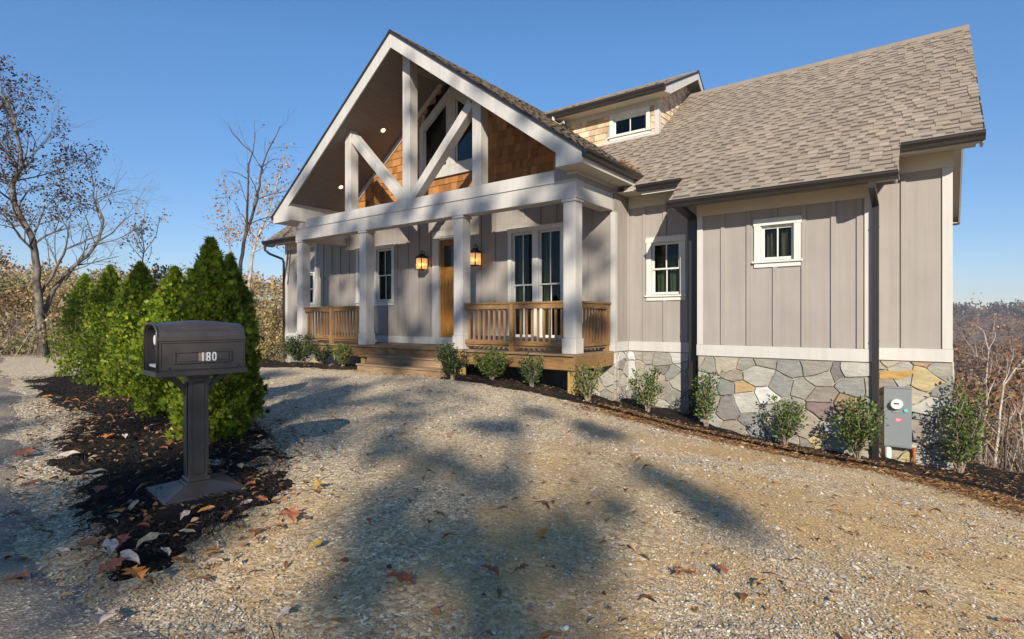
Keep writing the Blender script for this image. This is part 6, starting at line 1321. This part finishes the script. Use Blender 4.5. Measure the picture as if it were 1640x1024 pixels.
for i, (k, f, lv) in enumerate((('gold', .9, 2), ('orange', .9, 2), ('olive', .95, 2), ('brown', .6, 2), ('pale', .55, 2), ('bare', .05, 2))):
    m = M['bark_tan'] if k in ('bare', 'pale', 'brown') else M['bark_dark']
    if k == 'bare': m = M['bark_white']
    protos[k] = proto({'gold': 'autumn_tree', 'orange': 'autumn_tree', 'olive': 'autumn_tree', 'brown': 'autumn_tree', 'pale': 'autumn_tree', 'bare': 'bare_tree'}[k], 60 + i, 6.0, m, AUT.get(k, AUT['brown']), f, 4, .17 if k != 'bare' else .09, lv, .09, .24, 13)
used = set()
def place(kind, x, y, s, lab, group, rz=None, sz=None):
    src = protos[kind]
    if kind not in used: o = src; used.add(kind)
    else:
        o = src.copy(); COL.objects.link(o)
        for ch in src.children: c = ch.copy(); COL.objects.link(c); c.parent = o
    o.location = (x, y, hz(x, y) - .1); o.rotation_euler = (0, 0, random.uniform(0, 6.28) if rz is None else rz); q = s / 6.0; o.scale = (q, q, q * (sz or random.uniform(.9, 1.2))); tag(o, lab, 'tree', group); return o
words = {'gold': 'golden-leaved tree', 'orange': 'orange-leaved tree', 'olive': 'olive-green leafy tree', 'brown': 'brown-leaved tree', 'pale': 'pale tan-leaved tree', 'bare': 'pale bare-branched tree'}
rt = random.Random(11)
BAKE = {}
def grove(kinds, wts, n, nind, dmin, dmax, pxr, s, where, dpow=1.0):
    """nind trees one can tell apart as things; the others go into one mass of thicket"""
    seen = {}
    for i in range(n):
        k = rt.choices(kinds, wts)[0]; d = dmin + (dmax - dmin) * rt.random() ** dpow; px = rt.uniform(*pxr); p = at(px, 512, d); h = rt.uniform(*s); rz = rt.uniform(0, 6.28); sz = rt.uniform(.85, 1.15)
        lo, hi = sorted(pxr); inside = max(lo, 0) < px < min(hi, 1640)
        key = (k, 'near' if d < (dmin + dmax) / 2 else 'far', 'left' if px < (max(lo, 0) + min(hi, 1640)) / 2 else 'right')
        if inside and key not in seen and len(seen) < nind:
            seen[key] = 1; place(k, p[0], p[1], h, f"{'taller' if h > sum(s) / 2 else 'low'} {words[k]} {where}, {key[1]} {key[2]} part", f"trees {where}", rz, sz)
        else: BAKE.setdefault(k, []).append((p[0], p[1], h / 6.0, h / 6.0 * sz, rz))
grove(['olive', 'pale', 'gold', 'brown', 'bare'], [3, 3, 2, 3, 3], 36, 9, 19, 34, (-260, 250), (2.2, 4.6), 'on the bank beyond the road')
grove(['orange', 'gold', 'olive', 'pale'], [4, 4, 2, 1], 28, 6, 20, 42, (340, 470), (2.6, 4.6), 'between the hedge and the porch')
grove(['brown', 'bare', 'brown', 'gold', 'pale'], [6, 5, 3, .5, 1], 50, 8, 16, 44, (1500, 1760), (3.4, 5.6), 'in the hollow right of the house', 1.3)
for i in range(26):
    k = rt.choice(['olive', 'brown', 'bare', 'gold', 'pale']); a = rt.uniform(-26, 26); b_ = rt.uniform(32, 56); p = RT * a - FW * b_; BAKE.setdefault(k, []).append((p[0], p[1], rt.uniform(.6, 1), rt.uniform(.6, 1), rt.uniform(0, 6.28)))
def bake():
    st_, lv = [], []
    for k, L in BAKE.items():
        for ch in protos[k].children:
            me = ch.data; nv = len(me.vertices); co = np.empty(nv * 3, 'f'); me.vertices.foreach_get('co', co); co = co.reshape(-1, 3); F = np.empty(len(me.loops), np.int32); me.loops.foreach_get('vertex_index', F); F = F.reshape(-1, 4)
            leafy = 'col' in me.attributes
            if leafy: C = np.empty(len(F) * 4, 'f'); me.attributes['col'].data.foreach_get('color', C); C = C.reshape(-1, 4)[:, :3]
            else: C = np.tile(np.array([[.42, .36, .30]] if k == 'bare' else [[.20, .16, .12]]), (len(F), 1))
            for (x, y, s_, sz, rz) in L:
                c_, n_ = math.cos(rz), math.sin(rz); V = co * np.array([s_, s_, sz]); V = np.stack([V[:, 0] * c_ - V[:, 1] * n_ + x, V[:, 0] * n_ + V[:, 1] * c_ + y, V[:, 2] + hz(x, y) - .1], 1); (lv if leafy else st_).append((V, F, C))
    V, F, C = merge(st_); tag(np_mesh('thicket_stems', V, F, C, M['stoneg']), kind='stuff'); V, F, C = merge(lv); tag(np_mesh('thicket_leaves', V, F, C, M['dead']), kind='stuff')
bake()
for k in protos:
    if k not in used: place(k, at(30, 512, 30)[0], at(30, 512, 30)[1], 4, words[k] + ' beyond the road', None)
# undergrowth: thin stems, dry weeds and leaves nobody could count
def brush(name, n, fx, hmax, tones, leafn, lsize, seed, stemtone):
    g = np.random.default_rng(seed); x, y = fx(g, n); n = len(x); z = height(x, y); H = g.uniform(.3, 1, n) ** 1.5 * hmax; V = []; n_ = len(x)
    ln = g.normal(0, .38, (n_, 2)) * H[:, None]; w_ = (.004 + .010 * g.random(n_) * H)[:, None]
    a = g.uniform(0, np.pi, n_); dx = np.stack([np.cos(a), np.sin(a)], 1)
    P0 = np.stack([x, y, z - .05], 1); P1 = np.stack([x + ln[:, 0] * .4 + g.normal(0, .05, n_), y + ln[:, 1] * .4, z + H * .55], 1); P2 = np.stack([x + ln[:, 0], y + ln[:, 1], z + H], 1)
    e = np.hstack([dx * w_, np.zeros((n_, 1))]); e2 = np.hstack([np.stack([-dx[:, 1], dx[:, 0]], 1) * w_, np.zeros((n_, 1))])
    V = np.stack([P0 - e, P0 + e, P1 + e * .7, P1 - e * .7, P2 + e * .2, P2 - e * .2, P0 - e2, P0 + e2, P1 + e2 * .7, P1 - e2 * .7, P2 + e2 * .2, P2 - e2 * .2], 1).reshape(-1, 3)
    F = (np.array([(0, 1, 2, 3), (3, 2, 4, 5), (6, 7, 8, 9), (9, 8, 10, 11)])[None] + (np.arange(n_) * 12)[:, None, None]).reshape(-1, 4); C = np.repeat(np.array(stemtone)[g.choice(len(stemtone), n_)] * g.uniform(.7, 1.2, (n_, 1)), 4, 0)
    idx = g.integers(0, n_, leafn); f = g.uniform(.3, 1.05, leafn)[:, None]; PP = P0[idx] + (P2[idx] - P0[idx]) * f + g.normal(0, .12, (leafn, 3)) * np.minimum(H[idx, None], 1)
    D_ = g.normal(0, 1, (leafn, 3)); D_ /= np.linalg.norm(D_, axis=1, keepdims=True); sd_ = np.cross(g.normal(0, 1, (leafn, 3)), D_); sd_ /= np.linalg.norm(sd_, axis=1, keepdims=True)
    dist = np.linalg.norm(PP, axis=1); Mx = np.stack([D_, sd_, np.cross(D_, sd_)], 2) * (g.uniform(.6, 1.4, leafn) * lsize * np.clip(dist / 18, .8, 3))[:, None, None]
    c = np.array(tones)[g.choice(len(tones), leafn)] * g.uniform(.7, 1.25, (leafn, 1)); P = scatter(LV, LF, PP, Mx, c); V, F, C = merge([(V, F, C), P])
    tag(np_mesh(name, V, F, C, M['dead']), kind='stuff')
def wedge(px0, px1, d0, d1, pw=1.0, ymin=None):
    def f(g, n):
        px = g.uniform(px0, px1, n); d = d0 + (d1 - d0) * g.random(n) ** pw; v = FW[None, :2] + ((px - 820) / 878)[:, None] * RT[None, :2]; x, y = v[:, 0] * d, v[:, 1] * d
        ok = np.ones(n, bool) if ymin is None else y > ymin
        ok &= ~((x > XLL - .6) & (x < XR + .5) & (y < 17.8) & (y > 9.2)); ok &= inpoly(HBED, x, y) < -.3
        return x[ok], y[ok]
    return f
STEM = [(.36, .30, .24), (.22, .17, .13), (.52, .46, .39), (.13, .10, .08)]
brush('undergrowth', 5200, wedge(1500, 1760, 8.6, 34, 1.2, 11.2), 1.7, [(.26, .15, .08), (.19, .11, .06), (.36, .24, .13), (.13, .08, .05), (.22, .18, .08)], 6500, .075, 41, STEM)
brush('bank_undergrowth', 3600, wedge(-260, 160, 16.0, 32, .9), 1.5, AUT['olive'] + AUT['pale'] + AUT['gold'] + AUT['brown'] + [(.20, .26, .07)], 15000, .085, 42, STEM)
brush('weedy_undergrowth', 2600, wedge(330, 470, 13.4, 34, 1.2), 1.4, AUT['orange'] + AUT['gold'] + AUT['pale'] + AUT['pale'] + AUT['olive'], 12000, .075, 43, STEM)
def forest(name, n, px, d0, d1, tones, seed, hgt=(5, 9), lq=46, pw=.7):
    """far hillside woodland: every crown a cloud of leaf clusters"""
    g = np.random.default_rng(seed); a = g.uniform(*px, n); d = d0 * (d1 / d0) ** (g.random(n) ** pw); v = FW[None, :2] + ((a - 820) / 878)[:, None] * RT[None, :2]; x, y = v[:, 0] * d, v[:, 1] * d; z = height(x, y); h = g.uniform(*hgt, n); N_ = n * lq
    ci = np.repeat(np.arange(n), lq); u = g.normal(0, 1, (N_, 3)); u /= np.linalg.norm(u, axis=1, keepdims=True); u *= g.uniform(.45, 1.0, (N_, 1)); rad = h[ci, None] * np.array([[.34, .34, .40]])
    P = np.stack([x, y, z + h * .55], 1)[ci] + u * rad + g.normal(0, .25, (N_, 3)); D_ = g.normal(0, 1, (N_, 3)); D_ /= np.linalg.norm(D_, axis=1, keepdims=True); sd_ = np.cross(g.normal(0, 1, (N_, 3)), D_); sd_ /= np.linalg.norm(sd_, axis=1, keepdims=True)
    s = g.uniform(.35, .8, N_) * (d[ci] / 60) ** .5 * h[ci] / 7; Mx = np.stack([D_, sd_, np.cross(D_, sd_)], 2) * s[:, None, None]; tc = np.array(tones)[g.choice(len(tones), n)] * g.uniform(.75, 1.2, (n, 1)); c = tc[ci] * g.uniform(.7, 1.2, (N_, 1))
    V, F, C = scatter(LV, LF, P, Mx, c); tag(np_mesh(name, V, F, C, M['dead']), kind='stuff')
forest('far_forest', 620, (-260, 480), 42, 150, AUT['olive'] * 3 + AUT['pale'] * 3 + AUT['gold'] * 2 + AUT['orange'] * 1 + AUT['brown'] * 2, 51, (3.5, 6.5))
forest('far_autumn_forest', 320, (370, 620), 36, 130, AUT['orange'] * 3 + AUT['gold'] * 3 + AUT['olive'], 52, (3.5, 6))
forest('hollow_forest', 1500, (1440, 2300), 34, 360, AUT['brown'] * 5 + [(.20, .10, .05), (.15, .085, .05), (.27, .14, .06), (.12, .08, .06)] * 2, 53, (4, 7), 44)
forest('ridge_forest', 800, (1400, 1900), 350, 640, [(.12, .085, .06), (.16, .10, .07), (.10, .08, .05), (.19, .12, .07)], 54, (9, 14), 16, 1)
# ------------------------------------------------------------------ trees behind the photographer with leaf clumps placed for the dappled shade they throw
def shade_tree(lat, back, h, name, lab, clumps, seed, m=None, trunk=.16, tones=None):
    """lat/back: metres to the right of and behind the camera. clumps: (lateral, height, radius, density)"""
    g = np.random.default_rng(seed); tr = Tree(g); b = RT * lat - FW * back; x, y = b[0], b[1]; z0 = hz(x, y); t = empty(name, (x, y, z0)); tag(t, lab, 'tree')
    n = 10; p = [np.array([0, 0, -.3])]
    for i in range(n): p.append(np.array([0, 0, h * (i + 1) / n]) + np.append(g.normal(0, .06, 2), 0))
    tr.poly(p, trunk, trunk * .25); P = []
    for (cl, ch, cr, dn) in clumps:
        off = g.uniform(-1.2, 1.2); c = RT * (cl - lat) + FW * off + np.array([0, 0, ch - z0]); f = max(.15, min(.95, (c[2] - abs(cl - lat) * .6) / h)); i = min(int(f * n), n - 1); s0 = p[i]; mid = (s0 + c) / 2 + g.normal(0, .15, 3) + np.array([0, 0, .2])
        tr.poly([s0, s0 * .5 + mid * .5 + g.normal(0, .05, 3), mid, mid * .5 + c * .5 + g.normal(0, .05, 3), c], trunk * .10, .008)
        for j in range(int(5 + cr * 6)): v = g.normal(0, 1, 3); tr.grow(c, v, cr * g.uniform(.6, 1.1), .016, 1, .2, 0, (2, 4))
        m_ = int(dn * cr * cr * (620 if seed == 71 else 600)); v = g.normal(0, 1, (m_, 3)); v /= np.linalg.norm(v, axis=1, keepdims=True); P.append(c + v * (g.random((m_, 1)) ** .45) * cr * np.array([[1, 1, .85]]))
    tr.mesh('trunk', m or M['bark_grey'], t)
    P = np.vstack(P); N_ = len(P); D_ = g.normal(0, 1, (N_, 3)); D_ /= np.linalg.norm(D_, axis=1, keepdims=True); sd_ = np.cross(g.normal(0, 1, (N_, 3)), D_); sd_ /= np.linalg.norm(sd_, axis=1, keepdims=True)
    Mx = np.stack([D_, sd_, np.cross(D_, sd_)], 2) * (g.uniform(.7, 1.3, N_) * .14)[:, None, None]; tn = np.array(tones or (AUT['brown'] + AUT['gold'])); V, F, C = scatter(LV, LF, P, Mx, tn[g.choice(len(tn), N_)] * g.uniform(.7, 1.2, (N_, 1))); np_mesh('crown', V, F, C, M['dead'], t)
SH_T = SUN.z / math.hypot(SUN.x, SUN.y)
SLAT = (SUN.x * RT[0] + SUN.y * RT[1]) / math.hypot(SUN.x, SUN.y)
def shadow_of(px, py, zg, back):
    """where along the sun ray from the point seen at (px,py) the ray is 'back' metres behind the camera -> lateral, height"""
    q = np.array(onZ(px, py, zg)) if zg is not None else None; return ray_back(q, back)
def ray_back(q, back):
    s = np.array(SUN); k = (back + q @ FW) / (-(s @ FW)); w_ = q + s * k; return float(w_ @ RT), float(w_[2])
def clumps_for(rows, back):
    outl = []
    for (px, py, zg, cr, dn) in rows:
        if isinstance(zg, str): q = np.array(onY(px, py, float(zg)))
        else: q = np.array(onZ(px, py, zg))
        la, hh = ray_back(q, back); outl.append((la, hh, cr, dn))
    return outl
def facade_clumps():
    r_ = random.Random(8); L = []; lit = [(612, 352, 20), (668, 505, 26), (692, 465, 20), (626, 542, 18), (718, 490, 16), (490, 455, 12), (533, 452, 12), (468, 415, 10), (782, 455, 26), (815, 445, 16), (760, 520, 20), (835, 400, 16), (790, 350, 30), (860, 500, 18), (655, 340, 22), (690, 345, 22), (740, 350, 20), (910, 440, 18), (955, 480, 22), (950, 420, 20), (580, 450, 12), (475, 500, 12)]
    y = 375
    while y < 575:
        x = 440
        while x < 985:
            a, b = x + r_.uniform(-9, 9), y + r_.uniform(-9, 9); x += 25
            if any(math.hypot(a - u, b - v) < rr for u, v, rr in lit) or r_.random() < .26 + (.26 if a > 760 else 0): continue
            L.append((a, b, '9.6', r_.uniform(.18, .28), r_.uniform(1.8, 3.6)))
        y += 25
    for (x0, y0, x1, y1, n) in ((475, 385, 915, 305, 10), (560, 130, 470, 300, 5), (650, 70, 900, 240, 8), (655, 110, 655, 310, 3), (690, 280, 740, 190, 3), (765, 200, 765, 290, 2), (560, 240, 630, 310, 3)):
        for k in range(n): f = (k + r_.uniform(.1, .9)) / n; L.append((x0 + (x1 - x0) * f, y0 + (y1 - y0) * f + r_.uniform(-6, 6), '8.3', r_.uniform(.12, .22), r_.uniform(2.5, 5)))
    for (x0, y0, x1, y1, n, s_) in ((610, 692, 720, 655, 4, .12), (430, 662, 590, 618, 7, .13), (430, 640, 560, 604, 6, .14), (560, 690, 700, 640, 6, .12), (620, 660, 760, 625, 6, .13)):
        for k in range(n): f = (k + r_.uniform(.1, .9)) / n; L.append((x0 + (x1 - x0) * f, y0 + (y1 - y0) * f + r_.uniform(-3, 3), -1.14, s_ * r_.uniform(.8, 1.3), r_.uniform(2, 3.5)))
    return L
FCL = facade_clumps()
A = clumps_for([(690, 1000, -1.15, .20, 1.6), (760, 940, -1.2, .20, 1.8), (700, 880, -1.2, .24, 1.8), (640, 840, -1.2, .2, 1.6), (770, 840, -1.2, .26, 2), (850, 850, -1.25, .26, 1.8), (880, 780, -1.25, .3, 2), (700, 770, -1.25, .3, 1.8), (620, 760, -1.25, .3, 1.2), (800, 720, -1.3, .26, 1.8), (870, 690, -1.35, .26, 1.8), (960, 690, -1.4, .30, 2.2), (1050, 755, -1.45, .30, 2.6), (1000, 885, -1.3, .11, 5), (1020, 745, -1.4, .22, 3), (960, 720, -1.4, .25, 2.5), (660, 950, -1.15, .3, 1.6), (740, 960, -1.15, .3, 1.5), (640, 780, -1.2, .3, 1.4),
                (600, 950, -1.15, .30, 1.0), (540, 1000, -1.1, .25, 1.0), (620, 870, -1.15, .25, .8), (880, 960, -1.2, .2, .7), (900, 860, -1.25, .25, .8), (780, 680, -1.25, .3, .9), (640, 700, -1.2, .3, .9)], 22)
B_ = clumps_for([(585, 660, -1.1, .3, 1.1), (470, 640, -1.1, .5, 1.2), (560, 640, -1.15, .5, .8), (640, 620, -1.15, .35, .6), (600, 480, '9.8', .5, 1.2), (640, 430, '9.8', .45, .9), (540, 430, '9.8', .6, 1.1), (520, 520, '9.8', .5, 1.0), (690, 500, '9.8', .25, .8), (780, 450, '9.8', .3, .9), (800, 480, '9.8', .25, .8),
                 (730, 440, '8.3', .2, .9), (920, 400, '8.3', .2, .8)] + FCL, 28)
C_ = clumps_for([(30, 760, -1.1, .5, 1.6), (90, 700, -1.1, .5, 1.5), (10, 860, -1.1, .5, 1.6), (100, 960, -1.1, .4, 1.4), (230, 980, -1.1, .35, 1.3), (350, 960, -1.1, .3, 1.0), (200, 700, -1.1, .45, 1.5), (300, 760, -1.1, .35, 1.5), (160, 800, -1.1, .4, 1.4), (360, 740, -1.1, .3, 1.2), (250, 850, -1.1, .25, .8), (420, 900, -1.1, .25, .7), (40, 640, -1.1, .5, .6),
                 (-80, 700, -1.1, .7, 1.3), (-150, 900, -1.1, .7, 1.3), (300, 560, -1.1, .3, 0)], 23)
C_ = [c for c in C_ if c[3] > 0]
D2 = [(*ray_back(np.array(at(px, py, d)), 26), r_, dn) for px, py, d, r_, dn in [(130, 500, 10.6, .55, 1.4), (190, 470, 9, .45, 1.3), (250, 520, 7.5, .45, 1.2), (215, 430, 7.5, .4, 1.2), (290, 450, 6.1, .35, 1.2), (375, 520, 5.4, .22, 1.0), (160, 560, 9, .35, .9), (100, 520, 11, .5, 1.2), (60, 560, 16, .6, .6), (20, 590, 15, .5, .7), (300, 560, 5.5, .2, .8)]]
shade_tree(-.35, 22, 14, 'oak_tree', 'leafy oak behind the photographer whose shade falls on the drive', A, 71)
shade_tree(-2.9, 28, 20, 'oak_tree', 'tall oak across the road whose shade reaches the porch', B_, 72, trunk=.22)
shade_tree(-5.4, 23, 13.5, 'oak_tree', 'broad oak by the road whose shade falls around the mailbox', C_, 73)
shade_tree(-9.8, 26, 16, 'oak_tree', 'oak further along the road whose shade dapples the hedge', D2, 74)
# air between the camera and the far hills
hzb = MB(); hzb.box(-1560, 1560, -1560, 1560, -60, 70); hm = bpy.data.materials.new('haze_air'); hm.use_nodes = True; ht = hm.node_tree; ht.nodes.clear()
ho = ht.nodes.new('ShaderNodeOutputMaterial'); hv = ht.nodes.new('ShaderNodeVolumePrincipled'); hv.inputs['Color'].default_value = (.72, .82, 1, 1); hv.inputs['Density'].default_value = .0004; hv.inputs['Anisotropy'].default_value = 0; ht.links.new(hv.outputs[0], ho.inputs['Volume'])
tag(hzb.build('haze', hm), kind='stuff')
